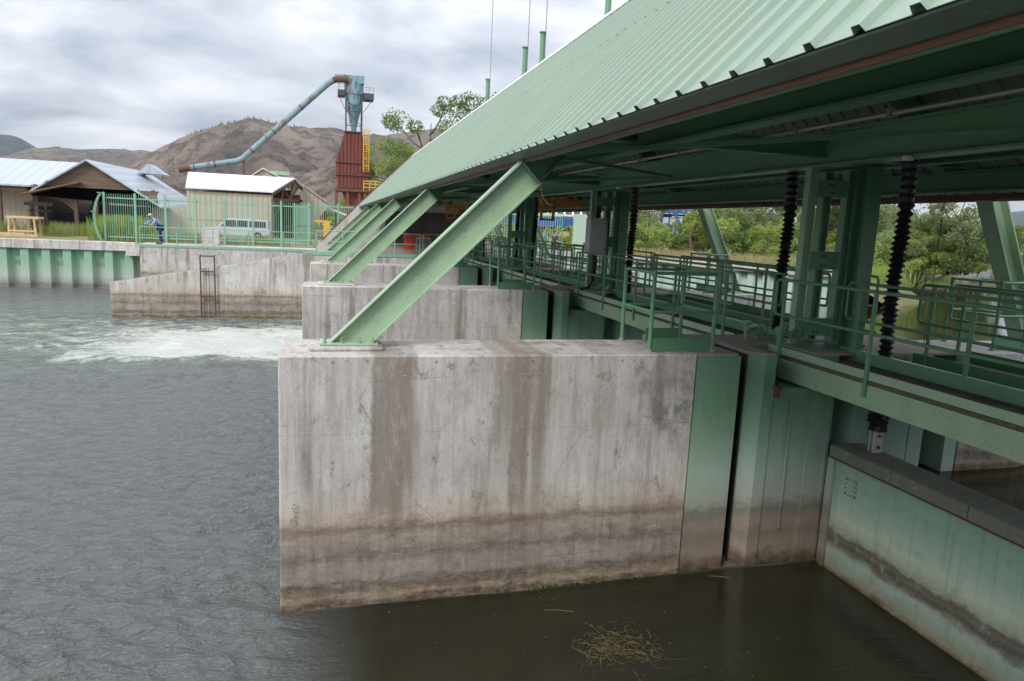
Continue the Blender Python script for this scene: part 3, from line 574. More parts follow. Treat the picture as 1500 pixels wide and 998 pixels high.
for k in range(0,4):
    y0=(k-1)*P+1.8; y1=k*P+.86
    if k==0:y0=-9.5
    w=empty('walkway_bridge',(7.05,(y0+y1)/2,0),label=['near green walkway girder crossing the lower right of the picture','walkway span between the near pier and the second pier','walkway span beyond the second pier','last walkway span before the abutment'][k],cat='walkway',group='downstream walkway spans')
    h=(y1-y0)/2
    b=MB(); b.box(-.012,.0,-h,h,-.105,.0); b.box(0,.05,-h,h,-.105,-.097); b.build('toe_plate',M['greenl'],w)
    b=MB(); b.box(-.012,0,-h,h,-.46,-.165); b.box(0,.07,-h,h,-.46,-.45); b.box(0,.07,-h,h,-.175,-.165); b.build('girder',M['greenl'],w)
    b=MB(); 
    yy=-h
    while yy<h: b.box(-.006,.84,yy,yy+.012,-.16,-.112); yy+=.035
    for xx in (.0,.2,.4,.6,.8): b.box(xx,xx+.01,-h,h,-.158,-.114)
    b.build('grating',M['deck'],w)
    b=MB(); b.box(.86,.872,-h,h-.5,-.2,.05); b.box(.80,.86,-h,h-.5,-.2,-.19); b.box(.872,.93,-h,h-.5,.038,.05); b.build('inner_toe_plate',M['green'],w)
    b=MB(); 
    for yy in np.arange(-h+.6,h,1.6): b.box(.02,.85,yy,yy+.05,-.4,-.2)
    b.build('cross_beam',M['greend'],w)
    railing('walkway_railing',[(7.02,y1-.1,0),(7.02,y0+.1,0)],['long green two-rail railing along the front edge of the near walkway','front railing of the walkway span beyond the near pier','front railing of the third walkway span','front railing of the last walkway span'][k],post_z=-.32,posts=[.2,1.95,5.2,8.0] if k==0 else None)
    railing('walkway_railing',[(7.95,y1-.5,0),(7.95,y0+.1,0)],['inner railing of the near walkway, behind the long front railing','inner railing of the second walkway span','inner railing of the third walkway span','inner railing of the last walkway span'][k],post_z=-.15,ht=1.0)
    # upstream walkway
    w=empty('upstream_walkway',(8.85,(y0+y1)/2,0),label=['upstream walkway of the near bay, nearest the pond','upstream walkway between the near and second pier','upstream walkway beyond the second pier','upstream walkway of the last bay'][k],cat='walkway',group='upstream walkway spans')
    b=MB(); b.box(0,.012,-h,h-.9,-.3,.02); b.build('toe_plate',M['greend'],w); b=MB(); b.box(1.0,1.012,-h,h-.9,-.3,.05); b.build('toe_plate',M['greend'],w)
    b=MB(); b.box(.02,.99,-h,h-.9,-.16,-.12); b.build('grating',M['deck'],w)
    railing('walkway_railing',[(8.86,y1-.9,0),(8.86,y0+.1,0)],['dark railing on the gate side of the upstream walkway, near bay','gate side railing of the upstream walkway, second bay','gate side railing of the upstream walkway, third bay','gate side railing of the upstream walkway, last bay'][k],post_z=-.2,ht=1.02,mat='railshade' if 'railshade' in M else 'rail')
    railing('walkway_railing',[(9.86,y1-.5,0),(9.86,y0+.1,0)],['pond side railing of the upstream walkway, near bay','pond side railing of the upstream walkway, second bay','pond side railing of the upstream walkway, third bay','pond side railing of the upstream walkway, last bay'][k],post_z=-.2,ht=1.0)
# box railings around the slot on each pier
def boxrail(x0,x1,y0,y1,label,toe=True,ht=1.06,mat='rail',plates=((1,),)):
    r=empty('guard_railing',(x0,y0,0),label=label,cat='railing',group='box shaped guard railings on the piers')
    w,d=x1-x0,y1-y0
    for (a,b_) in (((0,0),(w,0)),((0,0),(0,d)),((0,d),(w,d)),((w,0),(w,d))):
        for z in (ht,.54):
            m=MB(); m.tube([(a[0],a[1],z),(b_[0],b_[1],z)],.023,8); m.build('rail',M[mat],r)
    for a in ((0,0),(w,0),(0,d),(w,d)):
        m=MB(); m.tube([(a[0],a[1],0),(a[0],a[1],ht+.02)],.028,10); m.build('post',M[mat],r)
        m=MB(); m.lathe([(.045,0),(.045,.035)],(a[0],a[1],0),seg=8); m.build('socket',M['concd'],r)
    if toe:
        m=MB(); m.box(.03,w-.03,-.006,.006,.01,.19); m.build('toe_plate',M['greend'],r); m=MB(); m.box(w*.4,w-.03,d-.006,d+.006,.01,.19); m.build('toe_plate',M['greend'],r)
    return r
for k in range(-1,3):
    boxrail(4.74,5.68,k*P+.2,k*P+1.12,['guard railing box on the pier under the camera','green box railing on top of the near pier','green box railing on the second pier','small box railing on the third pier'][k+1])
for k in range(-1,3):
    boxrail(10.6,11.2,k*P+.2,k*P+1.1,['upstream guard railing box beside the camera','upstream guard railing box on the near pier, before the wide leg','upstream guard railing box on the second pier','upstream guard railing box on the third pier'][k+1])
# handwheel valves
for (x,y,z,lab,ang) in ((7.15,1.2,.17,'left green handwheel valve on the near pier floor',.5),(7.27,.5,.17,'right green handwheel valve in front of the column frame',.2)):
    r=empty('handwheel_valve',(x,y,z),ang,label=lab,cat='valve',group='handwheel valves on the near pier')
    b=MB(); n=20; b.tube([(.15*math.cos(2*PI*i/n),0,.15*math.sin(2*PI*i/n)) for i in range(n+1)],.012,6); 
    for i in range(3): b.tube([(.15*math.cos(i*PI/3+.3),0,.15*math.sin(i*PI/3+.3)),(-.15*math.cos(i*PI/3+.3),0,-.15*math.sin(i*PI/3+.3))],.009,5)
    b.build('handwheel',M['rail'],r)
    b=MB(); b.tube([(0,0,0),(-.0,.3,0)],.018,8); b.tube([(-.22,.16,0),(.26,.16,0)],.05,10); b.tube([(-.2,.16,-.17),(-.2,.16,.09)],.035,8); b.lathe([(.07,-.02),(.07,.03)],(-.2,.16,.09),seg=10); b.build('valve_body',M['green'],r)
r=empty('pipe_run',(7.4,.55,.06),label='thin galvanised pipe lying along the near pier floor beside the valves',cat='pipe')
b=MB(); b.tube([(-.3,.9,0),(.9,-.25,0)],.025,8); b.build('pipe',M['steel'],r)
# ------------------------------------------------------------ orange hoist trolleys
def trolley(x,y,label,s=1):
    r=empty('hoist_trolley',(x,y,1.85),label=label,cat='hoist',group='orange hoist trolleys under the roof')
    b=MB(); b.box(-.75,.75,-.1,.1,.55,.78); b.box(-.2,.25,-.13,.13,.5,.84); b.build('carriage',M['orange'],r)
    b=MB(); 
    for xx in (-.75,-.3): b.box(xx,xx+.07,-.06,.06,0,.56)
    b.box(-.75,-.23,-.06,.06,0,.07); b.box(-.75,-.23,-.06,.06,.42,.48); b.build('hook_frame',M['orange'],r)
    b=MB(); b.box(-.72,-.62,-.07,.07,.78,1.0); b.box(.5,.62,-.07,.07,.78,1.05); b.build('wheel_bracket',M['orange'],r)
    b=MB(); b.box(-.58,-.45,-.05,.05,.79,.93); b.box(.66,.76,-.05,.05,.8,1.0); b.build('motor',M['black'],r)
trolley(7.6,30,'orange hoist trolley hanging left of the near strut, in front of the dark wall'); trolley(8.75,16.2,'orange hoist trolley hanging right of the near strut, in front of the bushes')
# ------------------------------------------------------------ abutment, ladder wall, far deck
YA=3*P
a=empty('abutment_wall',(0,YA,0),label='concrete abutment wall whose top slopes down to the left into the water',cat='concrete wall')
b=MB(); b.prism([(-8.7,-5),(-8.7,-1.66),(.05,.0),(12.5,0),(12.5,-5)],1,0,.5); b.build('wing_wall',M['concf'],a,bevel=.02)
b=MB(); b.prism([(-8.69,-1.655),(.05,.005),(.05,.03),(-8.69,-1.63)],1,.02,.48); b.build('metal_coping',M['steel'],a)
b=MB(); b.box(.06,12.5,.51,17.2,-.6,-.02); b.build('deck_slab',M['concd'],a)
b=MB(); b.box(-.1,9,-.03,-.002,-.14,.02); b.build('edge_channel',M['railfar'],a)
r=empty('wall_ladder',(-4.65,YA-.12,0),label='rusty steel ladder fixed to the sloping abutment wall',cat='ladder')
b=MB(); 
for xx in (-.3,.3): b.tube([(xx,0,-3.3),(xx,0,-.35),(xx,.12,-.3)],.035,6)
for zz in (-.35,-1.05,-2.2): b.box(-.3,.3,-.02,.02,zz-.03,zz+.03)
b.build('frame',M['rust'],r)
b=MB()
for i in range(2): b.tube([(-.05+.1*i,0,-3.2),(-.05+.1*i,0,-.9)],.012,5)
b.build('hanger_rod',M['rust'],r)
# railing on abutment edge (oblique continuing)
railing('walkway_railing',[(.1,YA+.2,0),(5.0,YA+.2,0)],'pale green railing along the abutment edge behind the struts',ht=1.0,mid=.5,post_z=0,mat='railfar',loop=False,spacing=1.25)
railing('walkway_railing',[(5.2,YA+.6,0),(7.0,YA+3.2,0)],'short railing beside the red barrier at the abutment',ht=1.0,mid=.5,post_z=0,mat='railfar',loop=False)
railing('walkway_railing',[(9.5,YA+1,0),(9.5,YA+14,0)],'railing on the abutment deck towards the far fence',ht=1.0,mid=.5,post_z=0,mat='railfar',loop=False)
r=empty('red_barrier',(5.0,30,0),label='red and white mesh barrier on the abutment deck between struts',cat='barrier')
b=MB(); b.box(-.4,1.0,0,.05,.75,.95); b.box(-.4,.2,0,.05,.1,.75); b.build('red_panel',M['red'],r)
b=MB(); b.box(.25,1.05,-.03,-.01,.0,.03); b.box(.25,1.05,-.03,-.01,.72,.75); b.box(.25,.28,-.03,-.01,.0,.75); b.box(1.02,1.05,-.03,-.01,0,.75)
for i in range(12): b.box(.3+i*.06,.308+i*.06,-.025,-.015,.03,.72)
b.build('mesh_frame',M['white'],r)
# man's deck wall (far channel wall) Y=38
dw=empty('far_deck_wall',(-10.2,38,-.42),label='grey concrete wall under the deck where the man stands',cat='concrete wall')
b=MB(); b.box(0,10.3,0,.4,-3.5,-.05); b.box(-.35,10.3,-.05,.42,-.55,-.05) if False else None
b.build('wall_face',M['concf'],dw)
b=MB(); b.box(-.75,0,-.04,.3,-.72,-.06); b.build('corner_block',M['concf'],dw)
b=MB(); b.box(0,10.4,-.03,-.004,-.16,-.02); b.build('edge_angle',M['railfar'],dw)
b=MB(); b.box(-.1,10.4,.0,2.2,-.048,0); b.build('deck_slab',M['concf'],dw)
r=empty('spillway_slab',(0,38,0)) if False else None
railing('deck_railing',[(-10.2,38.1,-.42),(0,38.1,-.42)],'pale green railing on the far deck in front of the leaning man',ht=1.02,mid=.53,post_z=0,mat='railfar',loop=False,spacing=2.1,group='pale green railings on the far bank')
# concrete block under railing
b=MB(); b.box(-.5,.5,0,.5,0,.95); o=b.build('concrete_block',M['concf'],None,bevel=.02,label='square concrete block on the far deck left of the white pickup',cat='concrete block'); o.location=(-6.4,38.9,-.42)
# sheet pile wall
sp=empty('sheet_pile_wall',(-10.5,38.4,-.9),label='pale green corrugated sheet pile river wall with a concrete cap at far left',cat='sheet pile wall')
prof=[];x=-16.0
while x<.3:
    prof+=[(x,0),(x+.42,0),(x+.55,.34),(x+.97,.34),(x+1.10,0)]; x+=1.1
b=MB(); v=[];f=[]
for (px,py) in prof: v+=[(px,py,-3.5),(px,py,0)]
for i in range(len(prof)-1): f.append((2*i,2*i+2,2*i+3,2*i+1))
raw('sheet_piles',v,f,M['sheet'],sp)
b=MB(); b.box(-60,-.0,-.12,.6,.0,.52); b.build('concrete_cap',M['concf'],sp,bevel=.02)
for i in range(8):
    for s in (0,.22):
        b=MB(); xx=-14.9+i*1.1*1.45+s; xx=-16+1.1*i*2-.0+.76+s*.9-.12
        b.box(xx,xx+.12,.30,.335,-.95,-.7); b.build('anchor_plate',M['steel'],sp)
v=[];f=[]
# ------------------------------------------------------------ ground
pl=[(-3500,38.9),(-10.2,38.9),(.0,38.9),(0.1,43.9),(13.2,43.9),(17.4,40),(22.5,31),(25.2,25.4),(27.5,24.2),(33,27.5),(42,38),(75,66),(300,225),(3500,2600),(3500,4200),(-3500,4200)]
bm=bmesh.new(); vs=[bm.verts.new((x,y,-.5 if i<14 else -.5)) for i,(x,y) in enumerate(pl)]
es=[bm.edges.new((vs[i],vs[(i+1)%len(vs)])) for i in range(len(vs))]; bmesh.ops.triangle_fill(bm,use_beauty=True,edges=es,normal=(0,0,1))
me=bpy.data.meshes.new('ground'); bm.to_mesh(me); bm.free(); me.materials.append(M['ground']); o=bpy.data.objects.new('ground',me); COL.objects.link(o); tag(o,kind='structure')
b=MB(); b.box(-.1,10.5,0,3.0,-.2,-.0)
# natural bank slope
v=[];f=[]; bk=pl[8:13]
fine=[]
for (x0,y0),(x1,y1) in zip(bk[:-1],bk[1:]):
    n=max(2,int(math.hypot(x1-x0,y1-y0)/1.5))
    for i in range(n): fine.append((x0+(x1-x0)*i/n,y0+(y1-y0)*i/n))
fine.append(bk[-1])
for i,(x,y) in enumerate(fine):
    nn=mnoise.noise(Vector((x*.3,y*.3,0)))*.7
    for t,(dd,z) in enumerate(((-.8,-.48),(.6,-.55),(1.8+nn,-1.3),(3.2+nn,-2.3))): v.append((x+dd*.62,y-dd*.78,z))
for i in range(len(fine)-1):
    for t in range(3): a_=4*i+t; f.append((a_,a_+1,a_+5,a_+4))
raw('river_bank',v,f,M['wetbank'],None,True,kind='structure')
# bottoms (river bed) closing the view under the water edges
# upstream sheet wall
us=empty('upstream_sheet_wall',(17.4,40,0),label='pale sheet pile wall with concrete cap along the pond, seen through the railings',cat='sheet pile wall')
def wallrun(pts,z0,z1,amp,name,mat):
    v=[];f=[];i=0
    for (x0,y0),(x1,y1) in zip(pts[:-1],pts[1:]):
        L=math.hypot(x1-x0,y1-y0); dx,dy=(x1-x0)/L,(y1-y0)/L; nx,ny=-dy,dx; t=0
        while t<L:
            for tt,aa in ((0,0),(.35,0),(.48,amp),(.83,amp),(.96,0)):
                if t+tt<=L: v+=[(x0+dx*(t+tt)+nx*aa-17.4,y0+dy*(t+tt)+ny*aa-40,z0),(x0+dx*(t+tt)+nx*aa-17.4,y0+dy*(t+tt)+ny*aa-40,z1)]
            t+=.96
    n=len(v)//2; f=[(2*i,2*i+2,2*i+3,2*i+1) for i in range(n-1)]
    return raw(name,v,f,mat,us)
up=[(13.2,43.8),(17.4,39.9),(22.5,30.9),(25.2,25.3),(27.6,24.1)]
wallrun(up,-3,-.35,.25,'sheet_piles',M['sheetu'])
b=MB()
for p,q in zip(up[:-1],up[1:]): b.beam((p[0]-17.4,p[1]-40,-.17),(q[0]-17.4,q[1]-40,-.17),.5,.36)
b.build('concrete_cap',M['concu'],us)
# ------------------------------------------------------------ persons
def skin(name,joints,edges,mat,parent,sub=2,root=0):
    me=bpy.data.meshes.new(name); me.from_pydata([j[:3] for j in joints],edges,[]); ob=bpy.data.objects.new(name,me); COL.objects.link(ob)
    md=ob.modifiers.new('s','SKIN'); 
    for i,j in enumerate(joints):
        sv=me.skin_vertices[0].data[i]; rr=j[3]; sv.radius=(rr,rr) if not hasattr(rr,'__len__') else rr; sv.use_root=(i==root)
    md.use_smooth_shade=True
    sb=ob.modifiers.new('u','SUBSURF'); sb.levels=sub; sb.render_levels=sub
    dg=bpy.context.evaluated_depsgraph_get(); nm=bpy.data.meshes.new_from_object(ob.evaluated_get(dg)); nm.name=name
    ob.modifiers.clear(); ob.data=nm; nm.materials.clear(); nm.materials.append(mat); ob.parent=parent
    for p in nm.polygons:p.use_smooth=True
    return ob
def person(loc,rz,label,lean,shirt,trs,group=None,cap=True,arms='rail'):
    """x forward, z up; lean = forward tilt of the torso in radians"""
    r=empty('person',loc,rz,label=label,cat='person',group=group)
    hip=Vector((0,0,.93)); c,s=math.cos(lean),math.sin(lean)
    def tr(f,u,l=0): return (hip.x+u*s+f*c,l,hip.z+u*c-f*s)
    J=[(*hip,.15),(*tr(0,.2),.14),(*tr(0,.4),.16),(*tr(.02,.53),.07),(*tr(.05,.62),.075),(*tr(.06,.74),.095),
       (.02,.1,.9,.1),(.05,.12,.5,.065),(-.02,.12,.09,.045),(.14,.13,.04,.04),
       (.0,-.1,.9,.1),(.0,-.12,.5,.065),(-.08,-.12,.09,.045),(.08,-.13,.04,.04),
       (*tr(0,.45,.19),.06),(*tr(0,.45,-.19),.06)]
    E=[(0,1),(1,2),(2,3),(3,4),(4,5),(0,6),(6,7),(7,8),(8,9),(0,10),(10,11),(11,12),(12,13),(2,14),(2,15)]
    sh=Vector(tr(0,.45,.19))
    for sd,i0 in ((1,14),(-1,15)):
        s0=Vector(J[i0][:3])
        if arms=='rail': el=s0+Vector((.12,sd*.04,-.27)); ha=el+Vector((.22,-sd*.08,.03))
        else: el=s0+Vector((.0,sd*.06,-.28)); ha=el+Vector((.08,0,-.25))
        n=len(J); J+=[(*el,.042),(*ha,.03),(*(ha+(ha-el).normalized()*.07),.032)]; E+=[(i0,n),(n,n+1),(n+1,n+2)]
        # fingers
        d=(ha-el).normalized()
        for q in range(4):
            nn=len(J); p0=ha+d*.08+Vector((0,(q-1.5)*.02,0)); J+=[(*(p0+d*.05),.009),(*(p0+d*.09+Vector((0,0,-.02))),.008)]; E+=[(n+2,nn),(nn,nn+1)]
    skin('body',J,E,M['skin'],r,2)
    def grow(idx,edges,name,mat,g): 
        jj=[(*J[i][:3],(J[i][3] if not hasattr(J[i][3],'__len__') else J[i][3][0])+g) for i in idx]; mp={i:k for k,i in enumerate(idx)}
        return skin(name,jj,[(mp[a],mp[b]) for a,b in edges],mat,r,2)
    grow([0,1,2,14,15,16,22],[(0,1),(1,2),(2,14),(2,15),(14,16),(15,22)],'shirt',shirt,.03)
    grow([0,6,7,8,10,11,12],[(0,6),(6,7),(7,8),(0,10),(10,11),(11,12)],'trousers',trs,.025)
    hc=Vector(J[5][:3])
    b=MB(); b.lathe([(.108,.0),(.108,.04),(.09,.09),(.05,.12),(.01,.125)],tuple(hc),seg=14); b.box(hc.x+.05,hc.x+.19,-.08,.08,hc.z-.0,hc.z+.015); b.build('cap' if cap else 'hair',M['hair'] if cap else M['black'],r,smooth=True)
    b=MB(); b.cbox((hc.x+.105,0,hc.z-.02),(.02,.012,.02)); b.build('nose',M['skin'],r,bevel=.006)
    for sd in(-1,1):
        b=MB(); b.lathe([(.001,-.012),(.012,0),(.001,.012)],(hc.x+.088,sd*.035,hc.z+.01),seg=8); b.build('eye',M['black'],r)
    for sd in(-1,1):
        b=MB(); b.lathe([(.03,.10),(.09,.09),(.0,.0)],seg=4) if False else b.box(-.09+(.0 if sd<0 else .06),.19+(.0 if sd<0 else .06),sd*.125-.05,sd*.125+.05,0,.09); b.build('shoe',M['dshirt'],r,bevel=.02)
    return r
PMAN=person((-9.15,38.62,-.42),R(198),'man in blue plaid shirt and navy trousers leaning on the far deck railing',.62,M['plaid'],M['navy'])
PMAN.scale=(1.12,1.22,1.12)

person((16.2,42.3,-.35),R(250),'person in a bright blue shirt standing beyond the second bellows',.15,M['cyshirt'],M['navy'],cap=False,arms='down')
person((17.1,42.0,-.35),R(220),'person in a dark shirt standing right of the second bellows',.05,M['dshirt'],M['navy'],cap=False,arms='down')
# ------------------------------------------------------------ picket fence on the left bank
FY=41.0; FZ=-.5
x0=W(155,340,FY)[0]; x1=W(452,340,FY)[0]
fn=empty('picket_fence',(x0,FY,FZ),label='tall green steel picket fence in front of the sheds on the left bank',cat='fence',group='green picket fences')
FL=x1-x0; FH=3.0
b=MB(); n=int(FL/.13)
for i in range(n+1):
    if .585*FL<0: pass
    b.box(i*.13-.012,i*.13+.012,-.012,.012,.1,FH)
b.build('pickets',M['railfar'],fn)
b=MB(); b.box(0,FL,-.05,-.014,FH-.3,FH-.22); b.box(0,FL,-.05,-.014,.3,.38); b.build('rail',M['railfar'],fn)
npost=7
for i in range(npost+1):
    b=MB(); xx=FL*i/npost; b.box(xx-.06,xx+.06,-.14,-.055,0,FH+.08); b.build('post',M['railfar'],fn)
# curved end guard
r=empty('curved_fence_end',(x0,FY-.2,FZ),label='curved green picket guard at the river end of the fence',cat='fence',group='green picket fences')
b=MB()
for j in range(9):
    yo=-.055*j-.1
    b.tube([(-.05-.42*math.sin(PI*min(1,max(0,(t/10))))**.8,yo*1.0,.0+FH*t/10) for t in range(11)],.012,4)
b.build('bent_pickets',M['railfar'],r)
b=MB(); b.tube([(-.05,-.1,FH),(-.05,-1,FH)],.03,6); b.tube([(-.42,-.1,FH*.62),(-.42,-1,FH*.62)],.03,6); b.tube([(-.05,-.1,.1),(-.05,-1,.1)],.03,6); b.build('rail',M['railfar'],r)
# gate leaf of fence farther right (open) and continuing fence
r=empty('fence_gate',(W(432,340,48)[0],48,FZ),R(60),label='open picket gate leaf standing in front of the truss gable',cat='gate')
b=MB()
for i in range(22): b.box(i*.1,i*.1+.03,-.012,.012,.1,3.0)
b.build('pickets',M['railfar'],r); b=MB(); b.box(0,2.2,-.03,.03,2.9,3.0); b.box(0,2.2,-.03,.03,1.4,1.48); b.box(0,2.2,-.03,.03,.1,.18); b.box(-.08,0,-.05,.05,0,3.1); b.box(2.2,2.28,-.05,.05,0,3.1); b.build('frame',M['railfar'],r)
xa=W(462,340,50)[0]; xb=W(560,340,50)[0]
f2=empty('picket_fence',(xa,50,FZ),label='green picket fence running behind the far end of the roof',cat='fence',group='green picket fences')
b=MB(); L2=xb-xa
for i in range(int(L2/.16)): b.box(i*.16-.015,i*.16+.015,-.012,.012,.1,3.2)
b.build('pickets',M['railfar'],f2); b=MB(); b.box(0,L2,-.05,-.014,2.95,3.05); b.box(0,L2,-.05,-.014,.4,.5); b.build('rail',M['railfar'],f2)
for i in range(4):
    b=MB(); b.box(L2*i/3-.06,L2*i/3+.06,-.1,-.052,0,3.3); b.build('post',M['railfar'],f2)
# fence seen below the roof beyond the deck
f3=empty('picket_fence',(12.4,46,FZ),label='pale picket fence beyond the abutment, seen under the roof',cat='fence',group='green picket fences')
b=MB()
for i in range(34): b.box(i*.2-.02,i*.2+.02,-.012,.012,.1,3.4)
b.build('pickets',M['railfar'],f3); b=MB(); b.box(0,6.6,-.05,-.014,3.0,3.1); b.box(0,6.6,-.05,-.014,.4,.5); b.build('rail',M['railfar'],f3)
b=MB(); b.box(0,.3,-.1,.1,0,3.3); o=b.build('steel_panel',M['sheetu'],label='pale green sheet steel panel standing below the right orange trolley',cat='steel panel'); b=None
o.location=(W(837,340,46)[0],45.6,-.5); o.scale=(5,1,1)
# ------------------------------------------------------------ sheds on the left bank
GZ=-.6
def PW(u,v,Y): x,z=W(u,v,Y); return Vector((x,Y,z))
# long grey roof shed, left
YS=66.0
a=PW(-60,234,74); ap=PW(128,237,YS-.0)
sh=empty('open_shed',(-26,YS,GZ),label='long open shed with grey metal roof and tan siding at far left',cat='shed')
def R_(o,r): o.matrix_parent_inverse=Matrix.Translation(-Vector(r.location)); return o
zr=W(60,235,74)[1]; ze=W(40,271,YS)[1]
xl=-48; xr=W(128,237,74)[0]+.0; xe=W(70,275,YS)[0]
b=MB(); t=.15
b.add([(xl,YS,ze),(xe,YS,ze),(xr,74,zr),(xl,74,zr),(xl,YS,ze-t),(xe,YS,ze-t),(xr,74,zr-t),(xl,74,zr-t)],[(0,1,2,3),(7,6,5,4),(0,4,5,1),(1,5,6,2),(2,6,7,3),(3,7,4,0)])
b.add([(xl,82,ze),(xr,82,ze),(xr,74,zr),(xl,74,zr),(xl,82,ze-t),(xr,82,ze-t),(xr,74,zr-t),(xl,74,zr-t)],[(3,2,1,0),(4,5,6,7),(0,1,5,4),(1,2,6,5),(2,3,7,6),(3,0,4,7)])
R_(b.build('roof',M['greyroof'],sh),sh)
b=MB(); b.box(xl,W(44,300,YS+.5)[0],YS+2.2,YS+2.4,GZ,ze-.2); R_(b.build('siding',M['tan'],sh),sh)
b=MB(); b.box(xl,xe,YS+.2,YS+.5,ze-.55,ze-.16); b.box(W(43,300,YS)[0]-.15,W(43,300,YS)[0]+.2,YS+.2,YS+.55,GZ,ze-.16); b.box(W(2,300,YS)[0]-.3,W(2,300,YS)[0]-.1,YS+.2,YS+.55,GZ,ze-.16); R_(b.build('timber_frame',M['post'],sh),sh)
b=MB(); b.box(xl,xr,81,81.2,GZ,ze-.1); R_(b.build('back_wall',M['barn'],sh),sh)
# barn with board gable
YB=60.0
barn=empty('timber_barn',(-17,YB,GZ),label='dark weathered timber barn with boarded gable and open front',cat='barn')
A=PW(128,236,YB); Lf=PW(45,285,YB); Rt=PW(232,303,YB)
yb2=76; SHB=PW(215,238,76).x-A.x
def slab(b,p,q,yy0,yy1,t,shift=0):
    b.add([(p[0],yy0,p[1]),(q[0],yy0,q[1]),(q[0]+shift,yy1,q[1]),(p[0]+shift,yy1,p[1]),(p[0],yy0,p[1]-t),(q[0],yy0,q[1]-t),(q[0]+shift,yy1,q[1]-t),(p[0]+shift,yy1,p[1]-t)],[(0,1,2,3),(7,6,5,4),(0,4,5,1),(1,5,6,2),(2,6,7,3),(3,7,4,0)])
b=MB(); slab(b,(A.x,A.z+.12),(Rt.x+.35,Rt.z+.0),YB-.5,yb2,.14,SHB); slab(b,(Lf.x-.2,Lf.z+.12),(A.x,A.z+.12),YB-.5,yb2,.14,SHB); R_(b.build('roof',M['greyroof'],barn),barn)
zb=W(128,330,YB)[1]*0+W(128,274,YB)[1]
b=MB(); b.prism([(Lf.x,Lf.z-.05),(Lf.x+.1,zb-.1),(Rt.x-.1,zb-.1),(Rt.x,Rt.z-.05),(A.x,A.z-.05)],1,YB,YB+.15); R_(b.build('gable_boards',M['barn'],barn),barn)
b=MB()
for u in (52,110,140,224): x=W(u,300,YB)[0]; b.box(x-.13,x+.13,YB+.1,YB+.4,GZ,zb)
b.beam((W(108,276,YB)[0]-2.2,YB+.2,zb),(W(108,276,YB)[0],YB+.2,zb-2),.15,.2); b.beam((W(85,276,YB)[0],YB+.2,zb-.05),(W(110,300,YB)[0],YB+.2,zb-1.9),.15,.2); b.beam((W(200,276,YB)[0],YB+.2,zb-.05),(W(224,300,YB)[0],YB+.2,zb-1.6),.15,.2); b.box(Lf.x,Rt.x,YB+.05,YB+.3,zb-.25,zb-.08)
R_(b.build('timber_frame',M['post'],barn),barn)
b=MB(); b.box(Lf.x-.1,Lf.x,YB+.4,yb2,GZ,Lf.z-.05); b.box(Lf.x,Rt.x,yb2-.6,yb2-.4,GZ,Rt.z); R_(b.build('back_wall',M['barn'],barn),barn)
b=MB(); x0_=W(118,300,66)[0]
b.box(x0_-2,x0_+1.5,66,69,GZ,1.0); b.box(x0_+2,x0_+4.5,66,68,GZ,.6); b.tube([(x0_-3,65.5,.2),(x0_+5,65.5,.9)],.15,6); R_(b.build('machinery',M['dshirt'],barn),barn)
b=MB(); x=W(64,300,YB)[0]; 
# awning / loading clutter above left
b=MB(); b.beam((Lf.x-.5,YB-.5,Lf.z+.0),(W(120,270,YB)[0],YB-.5,W(120,268,YB)[1]),.9,.12); R_(b.build('canopy_board',M['barn'],barn),barn)
b=MB(); lx=W(70,264,YB)[0]; b.lathe([(.02,.0),(.22,.0),(.2,.14),(.05,.24)],(lx,YB-.6,W(70,266,YB)[1]),seg=10); R_(b.build('yard_lamp',M['white'],barn),barn)
# roof cupola
cu=MB(); c0=PW(224,246,72); cu.prism([(c0.x-1.0,c0.z-.7),(c0.x,c0.z+.3),(c0.x+1.4,c0.z-.7)],1,70,73); R_(cu.build('roof_vent',M['greyroof'],barn),barn)
# tan wall shed (behind the fence)
YT=62.0
ts=empty('tan_shed',(-9,YT,GZ),label='tan corrugated shed with white roof and open timber truss gable',cat='shed')
xa,xb=W(228,300,YT)[0],W(400,300,YT)[0]; zt=W(340,283,YT)[1]
b=MB(); b.box(xa,xb,YT,YT+.1,GZ,W(240,303,YT)[1]+.0); b.box(W(274,300,YT)[0],xb,YT-.05,YT-.002,W(240,303,YT)[1]-1,zt); R_(b.build('siding',M['tan'],ts),ts)
xl=W(273,283,YT)[0]; rp=PW(432,261,YT+5.5); re=PW(400,281,YT); rr=PW(445,276,YT+10)
ridl=PW(300,262,YT+5.5)
b=MB(); t=.12
b.add([(xl,YT-.4,re.z),(re.x,YT-.4,re.z),(rp.x,rp.y,rp.z),(ridl.x-1.5,rp.y,rp.z)]+[(xl,YT-.4,re.z-t),(re.x,YT-.4,re.z-t),(rp.x,rp.y,rp.z-t),(ridl.x-1.5,rp.y,rp.z-t)],[(0,1,2,3),(7,6,5,4),(0,4,5,1),(1,5,6,2),(2,6,7,3),(3,7,4,0)])
b.add([(ridl.x-1.5,rp.y,rp.z),(rp.x,rp.y,rp.z),(rr.x,rr.y,rr.z),(xl,rr.y,rr.z)]+[(ridl.x-1.5,rp.y,rp.z-t),(rp.x,rp.y,rp.z-t),(rr.x,rr.y,rr.z-t),(xl,rr.y,rr.z-t)],[(0,1,2,3),(7,6,5,4),(0,4,5,1),(1,5,6,2),(2,6,7,3),(3,7,4,0)])
R_(b.build('roof',M['whiteroof'],ts),ts)
